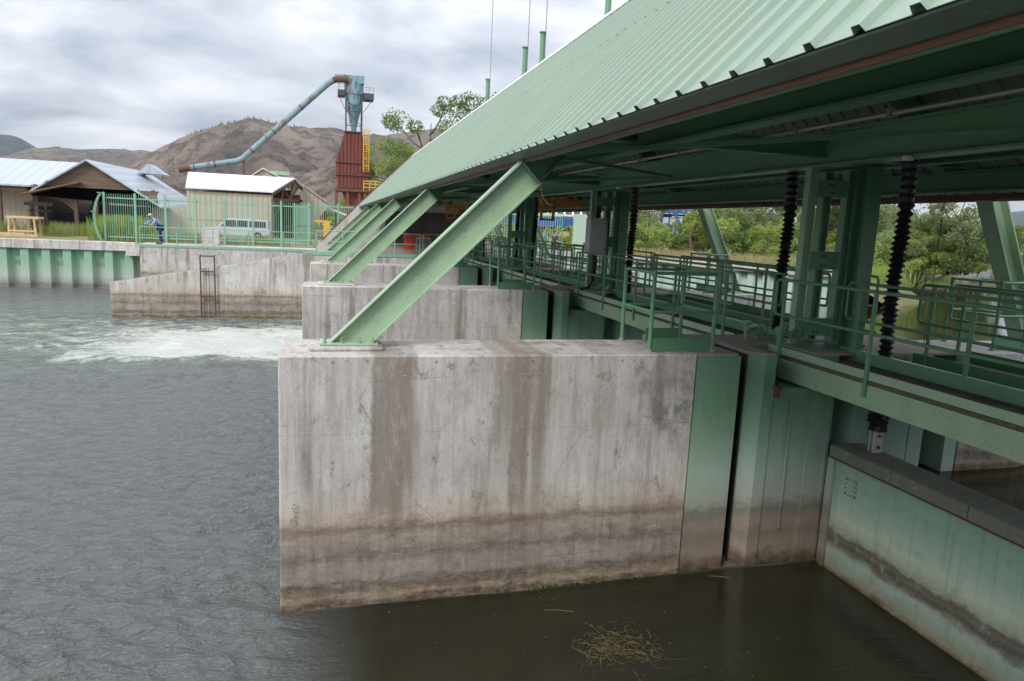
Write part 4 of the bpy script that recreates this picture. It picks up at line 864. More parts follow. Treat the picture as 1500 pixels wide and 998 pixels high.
# truss gable (between re, rp, rr)
b=MB(); E0=Vector((re.x-.05,YT-.3,re.z-.25)); E1=Vector((rr.x-.05,rr.y,rr.z-.25)); AP=Vector((rp.x-.05,rp.y,rp.z-.25)); 
bot0=E0+Vector((0,0,-.5)); bot1=E1+Vector((0,0,-1.1)); 
b.beam(E0,AP,.18,.22); b.beam(AP,E1,.18,.22); b.beam(bot0,bot1,.2,.28)
mid_=(bot0+bot1)/2
b.beam(AP,mid_,.15,.18); b.beam((E0+AP)/2,mid_,.14,.16); b.beam((E1+AP)/2,mid_,.14,.16); b.beam((E0+AP)/2,(bot0*3+bot1)/4,.12,.14); b.beam(bot0,bot0+Vector((0,0,-3.6)),.2,.2); b.beam(bot1,bot1+Vector((0,0,-4)),.2,.2); b.beam(bot0+Vector((.8,2,-.2)),bot0+Vector((0,.2,-1.8)),.14,.16)
R_(b.build('truss',M['post'],ts),ts)
b=MB(); b.box(xl,rp.x-.6,YT+9.6,YT+9.8,GZ,rr.z-.3); b.box(W(415,300,YT+8)[0]-2,W(440,300,YT+8)[0],YT+8,YT+8.1,GZ,rr.z-.8); R_(b.build('back_wall',M['rust'],ts),ts)
b=MB(); xx=W(418,330,YT+2)[0]; b.box(xx-1.4,xx+1.2,YT+2,YT+3.5,GZ,GZ+1.3); b.box(xx-2.5,xx-.9,YT+1.0,YT+1.8,GZ,GZ+2.3); R_(b.build('stored_boards',M['rust'],ts),ts)
# tan lean-to to the right and small white roof beyond
b=MB(); p0,p1,p2=PW(443,272,70),PW(480,298,70),PW(443,345,70)
ls=empty('lean_to_shed',(p0.x,70,GZ),label='tan lean-to wall with sloping top right of the truss gable',cat='shed')
b=MB(); b.prism([(0,0),(0,p0.z-GZ),(p1.x-p0.x,p1.z-GZ),(p1.x-p0.x,p1.z-GZ-.4),(1.3,1.6),(1.2,0)],1,0,.2); b.build('wall',M['tan'],ls)
b=MB(); b.prism([(0,p0.z-GZ+.02),(p1.x-p0.x,p1.z-GZ+.02),(p1.x-p0.x,p1.z-GZ+.16),(0,p0.z-GZ+.16)],1,-.3,5); b.build('roof',M['tan'],ls)
ws=empty('small_white_roof',(W(385,255,84)[0],84,GZ),label='small white gable roof peeking above the white shed roof',cat='shed')
zz=W(385,250,84)[1]-GZ
b=MB(); b.prism([(-2.4,zz-1.4),(0,zz+.35),(3.2,zz-1.2),(3.2,zz-1.35),(0,zz+.2),(-2.4,zz-1.55)],1,0,8); b.build('roof',M['whiteroof'],ws); b=MB(); b.box(-1.9,2.9,.3,7,0,zz-1.4); b.prism([(-1.9,zz-1.39),(2.9,zz-1.39),(0,zz+.15)],1,.3,.5); b.build('wall',M['tan'],ws); b=MB(); b.box(.8,3,2,5,zz-.3,zz+.15); b.build('roof_unit',M['greenl'],ws)
# distant white tent roof and structure right of it
r=empty('canopy_roof',(W(530,318,72)[0],72,GZ),label='pale sloping canopy roof behind the picket fence by the red silo',cat='canopy')
b=MB(); b.prism([(-4.2,3.4),(-.2,2.0),(1.3,1.9),(1.3,2.0),(-.2,2.2),(-4.2,3.6)],1,0,5); b.build('roof',M['whiteroof'],r); b=MB()
for xx in (-4,-1.5,1): b.box(xx-.08,xx+.08,0,.16,0,3.3 if xx<-3 else 2.4)
b.beam((-4,0,.5),(-1.5,0,2.3),.1,.1); b.beam((-1.5,0,.5),(1,0,2),.1,.1); b.build('frame',M['rust'],r)
# yellow machine
r=empty('yellow_stand',(W(478,345,50)[0],49,-.5),label='yellow steel pedestal stand beside the sloping end wall',cat='machine stand')
b=MB(); b.box(-.2,.25,-.2,.2,.3,1.9); b.box(-.9,.4,-.15,.15,1.75,1.9); b.box(-.2,.9,-.2,.2,.35,.55); b.box(-.35,.4,-.3,.3,0,.3); b.build('stand',M['yellow'],r)
# lumber stand
r=empty('lumber_trestle',(W(38,340,46)[0],46,-.55),label='yellow wooden trestle table with boards at far left',cat='trestle')
b=MB(); b.box(-.95,.95,-.5,.5,1.2,1.35); b.build('top',M['newwood'],r)
for xx,yy in ((-.85,-.45),(.75,-.45),(-.85,.45),(.75,.45)): b=MB(); b.beam((xx,yy,0),(xx*.9,yy,1.2),.12,.12); b.build('leg',M['newwood'],r)
b=MB(); b.box(-.85,.75,-.5,-.44,.35,.45); b.build('stretcher',M['newwood'],r)
b=MB(); b.box(-1.6,.2,-.9,-.55,0,.28); b.box(-.3,1.0,-1.0,-.6,.0,.2); b.build('boards_below',M['newwood'],r)
r=empty('forklift_mast',(W(58,330,50)[0],50,-.55),label='black machine mast standing behind the wooden trestle',cat='forklift mast')
b=MB(); b.box(-.5,-.35,0,.15,0,2.4); b.box(.35,.5,0,.15,0,2.4); b.box(-.9,.9,-.05,.1,2.1,2.35); b.box(-.5,.5,0,.6,.2,1.0); b.box(-.7,.8,0,.1,1.7,1.8); b.build('mast',M['black'],r)
# ------------------------------------------------------------ pickup with canopy
pk=empty('pickup_truck',(W(348,345,57)[0],57,GZ),R(178),label='silver white pickup truck with a canopy parked behind the fence',cat='pickup truck')
def pv(poly,y0,y1,name,mat,par=pk,bev=.03):
    b=MB(); b.prism(poly,1,y0,y1); return b.build(name,mat,par,bevel=bev)
body=pv([(-2.75,.38),(-2.75,.98),(-.9,1.02),(1.35,1.03),(2.6,.92),(2.75,.8),(2.78,.4)],-.9,.9,'body',M['whitecar'])
cab=pv([(-2.65,1.0),(-2.6,1.72),(-.6,1.80),(.55,1.80),(.85,1.74),(1.5,1.03),(-.6,1.0)],-.8,.8,'cab',M['whitecar'])
for a_,b_,nm in (((.0,1.12),(1.22,1.66),'f'),((-.95,1.12),(-.1,1.66),'m'),((-2.45,1.12),(-1.1,1.64),'r')):
    for sd in(-1,1):
        y0_,y1_=(sd*.803,sd*.815) if sd>0 else (-.815,-.803)
        pl_=[a_,(b_[0],a_[1]),(b_[0]-(.45 if nm=='f' else 0),b_[1]),(a_[0],b_[1])]
        pv(pl_,y0_,y1_,'window',M['glass'],cab,0)
for xx in (-1.75,1.75):
    for sd in (-1,1):
        b=MB(); b.lathe([(.2,-.1),(.36,-.1),(.37,-.02),(.37,.08),(.34,.11),(.2,.11)],(xx,sd*.82,.37),ax=1,seg=18); w_=b.build('wheel',M['tyre'],pk)
        b=MB(); b.lathe([(.02,-.12),(.2,-.115),(.2,.115),(.02,.12)],(xx,sd*.82,.37),ax=1,seg=12); b.build('rim',M['steel'],w_)
b=MB(); b.box(-2.85,-2.74,-.85,.85,.42,.6); b.box(2.74,2.88,-.88,.88,.4,.62); b.build('bumper',M['steel'],pk,bevel=.02)
for sd in (-1,1):
    b=MB(); b.box(-2.77,-2.745,sd*.8-.07,sd*.8+.07,.7,.95); b.build('tail_light',M['red'],pk)
    b=MB(); b.box(2.72,2.785,sd*.68-.12,sd*.68+.12,.68,.84); b.build('headlight',M['white'],pk)
b=MB(); b.box(.85,1.0,-1.02,-.9,1.1,1.24); b.build('mirror',M['whitecar'],pk)
# ------------------------------------------------------------ dust collector tower
YC=76.0
def Q(u,v,y=YC): return PW(u,v,y)
c0=Q(518,200); s1=(Q(600,200)-Q(500,200)).x/100
tw=empty('dust_collector',(c0.x,YC,GZ),label='blue rusty cyclone and red hopper tower beside the trees',cat='dust collector')
def zc(v): return Q(518,v).z-GZ
rr_=14*s1
b=MB(); b.lathe([(rr_*.9,zc(113)),(rr_,zc(114)),(rr_,zc(139)),(rr_*.93,zc(141)),(rr_*.86,zc(153)),(rr_*.3,zc(187)),(rr_*.28,zc(193))][::-1],seg=20); b.build('cyclone',M['cyclone'],tw)
b=MB(); b.box(-rr_*1.0,rr_*1.0,-rr_*.9,0,zc(124),zc(113)); b.prism([(-27*s1,zc(119)),(-27*s1,zc(114)),(-rr_*.9,zc(113)),(-rr_*.9,zc(123))],1,-rr_*.9,-rr_*.2); b.build('inlet_box',M['cyclone'],tw)
M['dgrey']=paint('weathered_dark_steel',(.07,.075,.085),.6,.5)
for q in ((-23,-13,143,135),(13.5,28,146,137)):
    b=MB(); b.box(q[0]*s1,q[1]*s1,-1,1,zc(q[2]),zc(q[3])); b.build('platform',M['dgrey'],tw)
b=MB()
for xx,vv in ((-22.5,135),(-13,135),(28,137),(21,137)):
    b.box(xx*s1-.03,xx*s1+.03,-1,-.94,zc(vv),zc(vv-9))
for v0,v1 in ((126.5,127.5),):
    b.tube([(-23*s1,-1,zc(127)),(-13*s1,-1,zc(127))],.035,5); b.tube([(15*s1,-1,zc(129)),(28*s1,-1,zc(129))],.035,5); b.tube([(-23*s1,-1,zc(131)),(-13*s1,-1,zc(131))],.03,5); b.tube([(15*s1,-1,zc(133)),(28*s1,-1,zc(133))],.03,5)
b.build('platform_railing',M['steel'],tw)
b=MB()
for sx_ in(-1,1):
    for sy_ in (-1,1): b.beam((sx_*11*s1,sy_*.9,zc(198)),(sx_*11.5*s1,sy_*.9,zc(141)),.12,.12)
for v0,v1 in ((186,165),(165,150)):
    b.beam((-11*s1,-.9,zc(v0)),(11*s1,-.9,zc(v1)),.05,.05); b.beam((11*s1,-.9,zc(v0)),(-11*s1,-.9,zc(v1)),.05,.05); b.beam((-11*s1,-.9,zc(v0)),(11*s1,-.9,zc(v0)),.07,.07)
b.beam((-22*s1,-.9,zc(143)),(-11.5*s1,-.9,zc(166)),.06,.06); b.beam((26*s1,-.9,zc(146)),(13*s1,-.9,zc(166)),.06,.06)
b.build('support_frame',M['dgrey'],tw)
hp=[(-12,198),(10,198),(22,212)] 
b=MB(); 
HX=[(-13.5,196),(10,196),(20.5,226),(24.5,241),(24.5,257),(21,276),(-21,276),(-25.5,258),(-25.5,240)]
b.prism([(x*s1,zc(v)) for x,v in HX],1,-1.6,1.6); b.build('hopper',M['rustred'],tw)
b=MB()
for xx in np.arange(-22,23,5.2):
    top=196+max(0,(abs(xx+1.5)-12)*3.6); b.box(xx*s1-.05,xx*s1+.05,-1.72,-1.6,zc(275),zc(top+1))
b.build('hopper_ribs',M['rustred'],tw)
for v_ in (196,240,258,276):
    w1=26 if v_>200 else 14; b=MB(); b.box(-w1*s1,(w1-1)*s1,-1.8,-1.62,zc(v_+.8),zc(v_-.8)); b.build('hopper_band',M['rust'],tw)
b=MB(); b.box(-26*s1,26*s1,-1.8,1.6,zc(282),zc(278)); b.build('hopper_base',M['rust'],tw)
b=MB()
for xx in (-24,-9,8,23): b.beam((xx*s1,-1.5,0),(xx*s1,-1.5,zc(280)),.3,.3); b.beam((xx*s1,1.5,0),(xx*s1,1.5,zc(280)),.3,.3)
b.prism([(-16*s1,zc(282)),(16*s1,zc(282)),(7*s1,zc(305)),(-7*s1,zc(305))],1,-1,1); b.build('legs',M['rustred'],tw)
b=MB(); lx=17*s1
for sd in (-.28,.28): b.box(lx+sd-.03,lx+sd+.03,-2.0,-1.9,zc(252),zc(192))
for i in range(26): v_=192+i*2.4; b.box(lx-.28,lx+.28,-1.97,-1.92,zc(v_)-.02,zc(v_)+.02)
for i in range(6):
    v_=194+i*10; b.tube([(lx-.3,-1.95,zc(v_)),(lx-.35,-2.5,zc(v_)),(lx,-2.75,zc(v_)),(lx+.35,-2.5,zc(v_)),(lx+.3,-1.95,zc(v_))],.03,4)
for xx in (-.35,0,.35): b.tube([(lx+xx,-2.5 if xx else -2.75,zc(250)),(lx+xx,-2.5 if xx else -2.75,zc(194))],.025,4)
b.build('caged_ladder',M['yellow'],tw)
b=MB(); 
for v_ in (266,270,275): b.tube([(14*s1,-2.4,zc(v_)),(38*s1,-2.4,zc(v_))],.05,5)
for xx in (14,22,30,38): b.tube([(xx*s1,-2.4,zc(280)),(xx*s1,-2.4,zc(266))],.05,5)
b.build('yellow_guardrail',M['yellow'],tw)
# duct
dct=empty('sawdust_duct',(Q(360,232).x,YC-1,GZ),label='long bent blue steel duct running from the shed roof up to the cyclone',cat='duct')
def DQ(u,v): p=Q(u,v,YC-1); return (p.x-dct.location.x,0,p.z-GZ)
b=MB(); b.tube([DQ(278,246),DQ(348,236),DQ(356,232),DQ(480,123),DQ(488,118)],.32,12); b.build('pipe',M['pipe'],dct,smooth=False)
b=MB(); b.tube([DQ(488,118),DQ(492,116.5),DQ(500,116.5),DQ(510,117)],.35,12); b.build('rusty_end',M['rust'],dct); b=MB(); b.tube([DQ(262,249),DQ(278,246)],.33,12); b.build('rusty_end',M['rust'],dct)
b=MB()
for (u,v) in ((284,245),(314,241),(368,221.5),(400,193.4),(440,158.2)):
    p=Vector(DQ(u,v)); q=Vector(DQ(u+1.5,v-(.15 if u<350 else 1.32))); b.tube([p,q],.37,12)
b.build('collar',M['rust'],dct)
b=MB(); b.beam(DQ(357,232),(DQ(357,232)[0],0,0),.25,.25); b.build('support_post',M['rust'],dct)
# ------------------------------------------------------------ vegetation
def leaves(n,cent,rad,size,seed):
    rg=np.random.default_rng(seed); idx=rg.integers(0,len(cent),n); c=np.array(cent)[idx]; r=np.array(rad)[idx][:,None]
    d=rg.normal(size=(n,3)); d/=np.linalg.norm(d,axis=1)[:,None]; p=c+d*r*np.cbrt(rg.uniform(.15,1,(n,1)))*np.array([1,1,.75])
    a=rg.normal(size=(n,3)); a/=np.linalg.norm(a,axis=1)[:,None]; b=rg.normal(size=(n,3)); b-= (a*b).sum(1)[:,None]*a; b/=np.linalg.norm(b,axis=1)[:,None]
    s=size*rg.uniform(.5,1.3,(n,1)); q=np.stack([p-a*s,p+b*s*.45,p+a*s,p-b*s*.45],1).reshape(-1,3)
    f=np.arange(4*n).reshape(n,4); return q.tolist(),f.tolist()
def tree(name,h,w,leafm,n,size,seed,label,cat='tree',group=None,loc=(0,0,0),bare=.0,trunk=.18,nb=9,low=.25):
    rd=random.Random(seed); r=empty(name,loc,0,label=label,cat=cat,group=group); b=MB(); cent=[];rad=[]
    tw_=[(0,0,-.3),(rd.uniform(-.1,.1)*w,rd.uniform(-.1,.1)*w,h*.3),(rd.uniform(-.15,.15)*w,rd.uniform(-.15,.15)*w,h*.6),(rd.uniform(-.1,.1)*w,0,h*.9)]
    b.tube(tw_,[trunk,trunk*.75,trunk*.45,trunk*.12],6)
    for i in range(nb):
        t=low+.65*i/nb; base=Vector(tw_[0]).lerp(Vector(tw_[3]),t); base=Vector(tw_[1]).lerp(Vector(tw_[2]),(t-.3)/.3) if .3<t<.6 else base
        a=rd.uniform(0,2*PI); L=w*.5*rd.uniform(.6,1.1)*(1.1-.5*t); tip=base+Vector((math.cos(a)*L,math.sin(a)*L,h*rd.uniform(.08,.25)))
        md_=base.lerp(tip,.5)+Vector((0,0,-.04*h)); b.tube([base,md_,tip],[trunk*.4,trunk*.22,trunk*.06],5)
        for j in range(3):
            a2=a+rd.uniform(-1,1); t2=md_.lerp(tip,rd.uniform(.2,1))+Vector((math.cos(a2),math.sin(a2),rd.uniform(.0,.8)))*w*rd.uniform(.08,.2)
            b.tube([md_.lerp(tip,.3),t2],[trunk*.15,trunk*.04],4)
            if rd.random()>bare: cent.append(tuple(t2)); rad.append(w*rd.uniform(.09,.18))
        if rd.random()>bare: cent.append(tuple(tip)); rad.append(w*rd.uniform(.12,.2))
    if bare<.2: cent.append((0,0,h*.93)); rad.append(w*.14)
    b.build('trunk',M['bark'],r)
    v,f=leaves(n,cent,rad,size,seed); raw('crown',v,f,leafm,r)
    return r
# cottonwood group behind the roof end
def at(u,Y,z=GZ): return (W(u,300,Y)[0],Y,z)
tree('cottonwood_tree',13.2,8.5,M['leaf1'],12000,.17,11,'leafy green tree just right of the red hopper',loc=at(560,88),low=.12,nb=13)
tree('cottonwood_tree',17,12,M['leaf2'],6000,.2,15,'tall tree with half bare dark branches behind the roof edge',loc=at(616,88),bare=.62,trunk=.42,nb=13,low=.3)
tree('bushy_tree',6.5,8,M['leaf1'],9000,.17,13,'low bushy green tree below the bare branched tree',loc=at(575,80),low=.05,nb=12)
tree('dark_tree',14.0,9.5,M['leafd'],7000,.15,14,'dark leafy tree top showing above the middle of the roof',loc=at(722,62),nb=11,low=.35)
tree('round_bush',4.2,6,M['leaf1'],6000,.18,16,'round green bush between the tan lean-to and the red hopper',loc=at(472,110),cat='bush',low=.05)
# belt of trees along the pond
prot=[tree('willow_tree',6.4,5.6,M['leaf1'],5600,.15,21,'bright yellow green willow in the belt along the pond',group='tree belt along the pond',loc=(31,46,-.5),low=.04,nb=14),
 tree('willow_tree',5.2,5.2,M['leaf2'],5600,.15,22,'mid green willow in the belt along the pond',group='tree belt along the pond',loc=(36,50,-.5),low=.04,nb=14),
 tree('grey_willow_tree',7.5,5.5,M['leaf3'],4200,.16,23,'grey green thin willow in the belt along the pond',group='tree belt along the pond',loc=(44,58,-.5),low=.1,nb=13,bare=.25),
 tree('dark_tree',8.5,7,M['leafd'],5600,.19,24,'dark green tree standing in the back row beyond the pond',group='tree belt along the pond',loc=(60,74,-.5),low=.1,nb=12)]
rt=random.Random(5)
def put(i,x,y,s,z=-.5):
    c=copy_tree(prot[i]); c.location=(x,y,z); c.rotation_euler[2]=rt.uniform(0,6.28); c.scale=(s*rt.uniform(.9,1.15),s*rt.uniform(.9,1.15),s); return c
for px in range(925,1320,20):
    Y=rt.uniform(47,56); x=W(px,350,Y)[0]; put(rt.choice([0,0,1]),x,Y,rt.uniform(.42,.56) if px<1130 else rt.uniform(.5,.72))
for px in range(900,1330,24):
    Y=rt.uniform(62,76); x=W(px,350,Y)[0]; put(rt.choice([0,1,1,2]),x,Y,rt.uniform(.75,1.05)*(.55 if 960<px<1045 else 1))
for px in range(1200,1440,16):
    Y=rt.uniform(50,62)-(px-1200)*.055; x=W(px,350,Y)[0]; put(rt.choice([0,2,2,1]),x,Y,rt.uniform(.75,1.1))
for px in range(1330,1620,22):
    Y=rt.uniform(78,100); x=W(px,350,Y)[0]; put(rt.choice([3,1,3]),x,Y,rt.uniform(.62,.85)*(1.0 if px<1440 else .72))
for px in range(1230,1560,17):
    Y=36+(px-1230)*.055; x=W(px,390,Y)[0]; put(rt.choice([0,1,2]),x,Y+rt.uniform(0,3),rt.uniform(.28,.5))
for i,(x,y) in enumerate(fine[:44]):
    if i>2 and i%2==0: put(rt.choice([0,1,0,2]),x+rt.uniform(-.6,.6)-.6,y+rt.uniform(.8,2.2),rt.uniform(.2,.42),-.7)
for px in range(1255,1440,9):
    Y=35.5+(px-1255)*.07+rt.uniform(0,3); put(rt.choice([0,0,1,2]),W(px,390,Y)[0],Y,rt.uniform(.4,.66),-1.0)
# shrubs on the left, near blue structure
tree('leafy_bush',3.2,4,M['leaf1'],4500,.12,31,'bright bush in front of the blue conveyor, below the right trolley',cat='bush',loc=at(872,58),low=.03)
tree('leafy_bush',2.3,3,M['leaf1'],3500,.12,32,'smaller bright bush left of the grey cabinet behind the fence',cat='bush',loc=at(822,56),low=.03)
tree('leafy_bush',2.6,5,M['leaf1'],4500,.13,33,'low green bush behind the fence just right of the near strut',cat='bush',loc=at(745,62),low=.03)
# grasses
def grassmesh(name,pts,h,n,mat,seed,**k):
    rg=np.random.default_rng(seed); v=[];f=[]
    for i in range(n):
        x,y,z,s=pts[rg.integers(len(pts))]; px,py=x+rg.normal()*s,y+rg.normal()*s*.6; a=rg.uniform(0,6.28); hh=h*rg.uniform(.4,1.15); l=rg.normal()*.14*hh; w=.012
        c_,s_=math.cos(a)*w,math.sin(a)*w; m=len(v); v+=[(px-c_,py-s_,z),(px+c_,py+s_,z),(px+l*math.cos(a)*.4+c_*.6,py+l*.3,z+hh*.6),(px+l*math.cos(a),py+l*.6,z+hh)]; f+=[(m,m+1,m+2),(m,m+2,m+3)]
    return raw(name,v,f,mat,**k)
pts=[(W(u,340,Y)[0],Y,-.5,.7) for u,Y in ((2,52),(12,52),(75,50),(95,51),(105,50),(118,51),(130,52),(140,50),(85,47),(108,50),(80,52))]
pts2=[(W(u,340,Y)[0],Y,-.5,.55) for u,Y in ((165,43),(175,43.5),(185,43),(195,44),(170,44),(245,44),(262,46),(285,45),(300,46),(340,44),(380,45),(400,44),(500,47),(205,46),(225,47),(390,50))]
grassmesh('grass_tufts',pts,.95,2600,M['grass'],3,kind='stuff'); grassmesh('tall_grass_by_fence',pts2[:5],1.6,4200,M['leaf1'],4,kind='stuff'); grassmesh('low_grass_by_fence',pts2,.7,4500,M['grass'],6,kind='stuff')
gp_=[(W(u,375,Y)[0],Y,-.5,1.2) for u,Y in [(u,44-(u-930)*.05) for u in range(930,1180,9)]]
grassmesh('dry_grass_on_bank',gp_,.9,9000,(lambda: leafmat('dry_grass',(.42,.33,.19),(.52,.42,.27)))(),8,kind='stuff')
gp_=[(x+rt.uniform(-1,1.5)*.6,y+rt.uniform(-1,1),-.75,1.0) for x,y in fine[:60]]
grassmesh('reeds_on_pond_edge',gp_,1.0,26000,M['leaf1'],9,kind='stuff')
grassmesh('pond_bank_grass',[(x-1,y+3.5,-.5,1.6) for x,y in fine[:60]],1.0,12000,M['grass'],10,kind='stuff')
# green algae fringe at near pier
# ------------------------------------------------------------ blue conveyor structure beyond the bushes
def bluedeck(u0,u1,Y,vt,vb,label):
    x0,z1=W(u0,vt,Y); x1,_=W(u1,vt,Y); z0=W(u0,vb,Y)[1]; r=empty('log_conveyor',(x0,Y,GZ),label=label,cat='conveyor',group='blue steel sorting conveyors')
    L=x1-x0; zt=z1-GZ; zb=z0-GZ
    b=MB(); b.box(0,L,0,.4,zb+.0*zt,zb+.35*(zt-zb)); b.box(0,L,2.5,3,zt-.3,zt); b.build('deck_beam',M['blue'],r)
    b=MB(); b.box(0,L,-.05,.0,zb+.42*(zt-zb),zb+.5*(zt-zb)); n=int(L/1.15)
    for i in range(n): b.beam((i*1.15,-.02,zb+.5*(zt-zb)),(i*1.15+.75,2.6,zt),.28,.12)
    b.build('white_stop_bars',M['white'],r)
    b=MB()
    for i in range(n+1): b.box(i*1.15-.06,i*1.15+.06,.5,.7,0,zt*.95)
    for i in range(n): b.beam((i*1.15+.5,.3,zb+.4*(zt-zb)),(i*1.15+1.0,2.6,zt),.5,.1)
    b.box(0,L,1.2,1.4,zb-.6,zb-.1); b.build('steel_frame',M['dblue'],r)
bluedeck(715,925,80,290,327,'blue and white steel conveyor deck seen left of the grey cabinet'); bluedeck(975,1150,86,292,312,'blue steel conveyor deck showing over the bushes left of the second leg')
r=empty('blue_platform',(W(984,330,70)[0],70,GZ),label='blue platform with white handrail above the bushes',cat='platform')
zt=W(1000,330,70)[1]-GZ
b=MB(); b.box(0,2.6,0,1,zt-.2,zt); b.beam((-.1,0,zt+2),(1.3,0,zt-.3),.25,.3); b.build('platform_deck',M['blue'],r)
b=MB(); 
for xx in (0,1.3,2.6): b.box(xx-.03,xx+.03,-.05,0,zt,zt+1)
b.box(0,2.6,-.05,0,zt+.95,zt+1.02); b.box(0,2.6,-.05,0,zt+.45,zt+.52); b.build('handrail',M['white'],r)
b=MB(); b.box(.1,.25,.2,.4,0,zt-.2); b.box(2.3,2.45,.2,.4,0,zt-.2); b.build('leg',M['dblue'],r)
# logs
for u0,u1,Y,v,n,lab in ((1372,1436,66,368,9,'pile of pale peeled logs on the far bank left of the wide leg'),(1462,1492,74,370,6,'small pile of pale logs right of the wide leg')):
    x0=W(u0,v,Y)[0]; x1=W(u1,v,Y)[0]; zb=W(u0,v+6,Y)[1]
    rr=empty('log_pile',(x0,Y,zb),label=lab,cat='log pile')
    for j in range(3):
        for i in range(n-j*2):
            xx=rt.uniform(0,.8)+(x1-x0)*.08*j; b=MB(); b.tube([(xx,i*.3-.4,.15+j*.25),(x1-x0-rt.uniform(0,1.2)-j*.5,i*.3-.2,.15+j*.26)],rt.uniform(.12,.17),7); b.build('log',M['log'],rr)
    b=MB(); b.box(-1,x1-x0+2,-.8,n*.3,-.9-(zb+.5)*0,0) ; b.build('earth_berm',M['ground'],rr)
# ------------------------------------------------------------ floating weed tangle
rw=random.Random(3); b=MB(); cx,cy=3.75,-1.45
for i in range(110):
    a=rw.uniform(0,6.28); x,y=cx+rw.gauss(0,.13)+rw.choice([-.17,.15]),cy+rw.gauss(0,.12); pts_=[]; th=a; cur=rw.uniform(-.5,.5)
    for j in range(rw.randint(7,16)):
        pts_.append((x,y,WZ+rw.uniform(-.012,.010))); th+=cur+rw.uniform(-.35,.35); x+=math.cos(th)*.045; y+=math.sin(th)*.045
    b.tube(pts_,rw.choice([.0015,.002,.003,.005]),4)
b.build('floating_weeds',M['weed'],label='tangle of brown water weed floating in the dark water before the pier',cat='water weed')
for (x,y,l,lab) in ((3.2,-.55,.35,'single curved reed floating right beside the near pier'),(5.75,-.12,.3,'yellowish reed stalk floating at the pier slot')):
    b=MB(); b.tube([(x,y,WZ+.008),(x+l*.5,y-.04,WZ+.01),(x+l,y-.1,WZ+.006)],.006,4); b.build('floating_reed',M['weed'],label=lab,cat='reed')
rl=random.Random(9)
b=MB()
for i in range(60):
    x,y=rl.uniform(0.2,6.5),rl.uniform(-3.6,-.05); s=rl.uniform(.004,.012); b.box(x-s,x+s,y-s,y+s,WZ+.002,WZ+.006)
b.build('floating_specks',M['weed'],kind='stuff')
b=MB()
for i in range(200):
    x=rl.triangular(2.6,5.9,5.0); s=.008; b.box(x,x+rl.uniform(.005,.02),-.012,.0,WZ-.01,WZ+rl.uniform(.0,.035))
b.build('algae_fringe',M['leafd'],kind='stuff')
# ------------------------------------------------------------ hills
def hills(name,prof,D0,D1,mat,seed,rough=1.0,kn=2):
    us=np.linspace(prof[0][0],prof[-1][0],340); hv=np.interp(us,[p[0] for p in prof],[p[1] for p in prof]); nr=70; v=[];f=[]
    for i,(u,vv) in enumerate(zip(us,hv)):
        d=ray(u,vv); hr=math.hypot(d[0],d[1]); dx,dy=d[0]/hr,d[1]/hr; tan=d[2]/hr
        for j in range(nr):
            t=j/(nr-1); D=D0+(D1-D0)*t; x,y=CC[0]+dx*D,CC[1]+dy*D
            n=mnoise.fractal(Vector((x*.0042,y*.0042,seed)),.9,2.1,6); rid=1-abs(mnoise.noise(Vector((x*.006+dx*3,y*.002,seed+4))))*2
            env=t**1.1; z=CC[2]+tan*D1*env
            am=(math.sin(PI*t))**.8*tan*D1*rough
            z+= (n*.15+rid*.18-.12)*am*1.0+ (mnoise.fractal(Vector((x*.022,y*.022,seed)),.8,2,5))*9*min(1,t*2)*(.3 if j==nr-1 else 1)
            v.append((x,y,z-3*(1-t)))
    for i in range(len(us)-1):
        for j in range(nr-1): a_=i*nr+j; f.append((a_,a_+nr,a_+nr+1,a_+1))
    # back side
    m=len(v)
    for i in range(len(us)): x,y,z=v[i*nr+nr-1]; v.append((x*1.15,y*1.15,-20))
    for i in range(len(us)-1): f.append((i*nr+nr-1,(i+1)*nr+nr-1,m+i+1,m+i))
    return raw(name,v,f,mat,smooth=True,kind='structure')
hills('main_hill',[(150,300),(190,240),(225,222),(262,203),(300,189),(335,182),(352,177),(372,174),(392,178),(405,181),(430,187),(470,187),(500,190),(520,196),(560,198),(600,193),(640,188),(700,196),(760,230),(900,280)],900,2400,M['hill1'],1.3)
hills('middle_hill',[(-400,225),(-200,235),(0,231),(40,219),(80,216),(120,219),(160,218),(200,221),(260,226),(330,225),(500,240)],1500,3300,M['hill2'],5.2,.8)
hills('forest_hill',[(-500,170),(-200,180),(-60,192),(0,197),(15,198),(30,203),(48,213),(70,225),(110,240)],2600,4300,M['hill3'],8.8,.7)
hills('east_hill',[(1300,345),(1400,330),(1440,322),(1470,313),(1500,309),(1560,300),(1700,290),(1900,300)],2600,4500,M['hill3'],12.1,.6)
# conifers on the hills (scattered as real little trees)
v=[];f=[]; rh=random.Random(2)
mh=bpy.data.objects['main_hill'].data; nv=340*70
hv_=[mh.vertices[rh.randrange(nv)].co.copy() for _ in range(900)]
hv_=[p for p in hv_ if mnoise.noise(Vector((p.x*.004,p.y*.004,3)))>.12]+[mh.vertices[i*70+69-rh.randrange(4)].co.copy() for i in range(50,120) for _ in range(2) if rh.random()<.55]
for p in hv_:
    hh=rh.uniform(6,13); w_=hh*.28; m=len(v); v.append((p.x,p.y,p.z+hh))
    for k in range(5): a=2*PI*k/5; v.append((p.x+math.cos(a)*w_,p.y+math.sin(a)*w_,p.z-1))
    for k in range(5): f.append((m,m+1+k,m+1+(k+1)%5))
raw('hillside_conifers',v,f,M['leafd'],kind='stuff')
hzm=bpy.data.materials.new('haze_air'); hzm.use_nodes=True; hn=hzm.node_tree; hn.nodes.remove(hn.nodes['Principled BSDF']); pvn=hn.nodes.new('ShaderNodeVolumePrincipled')
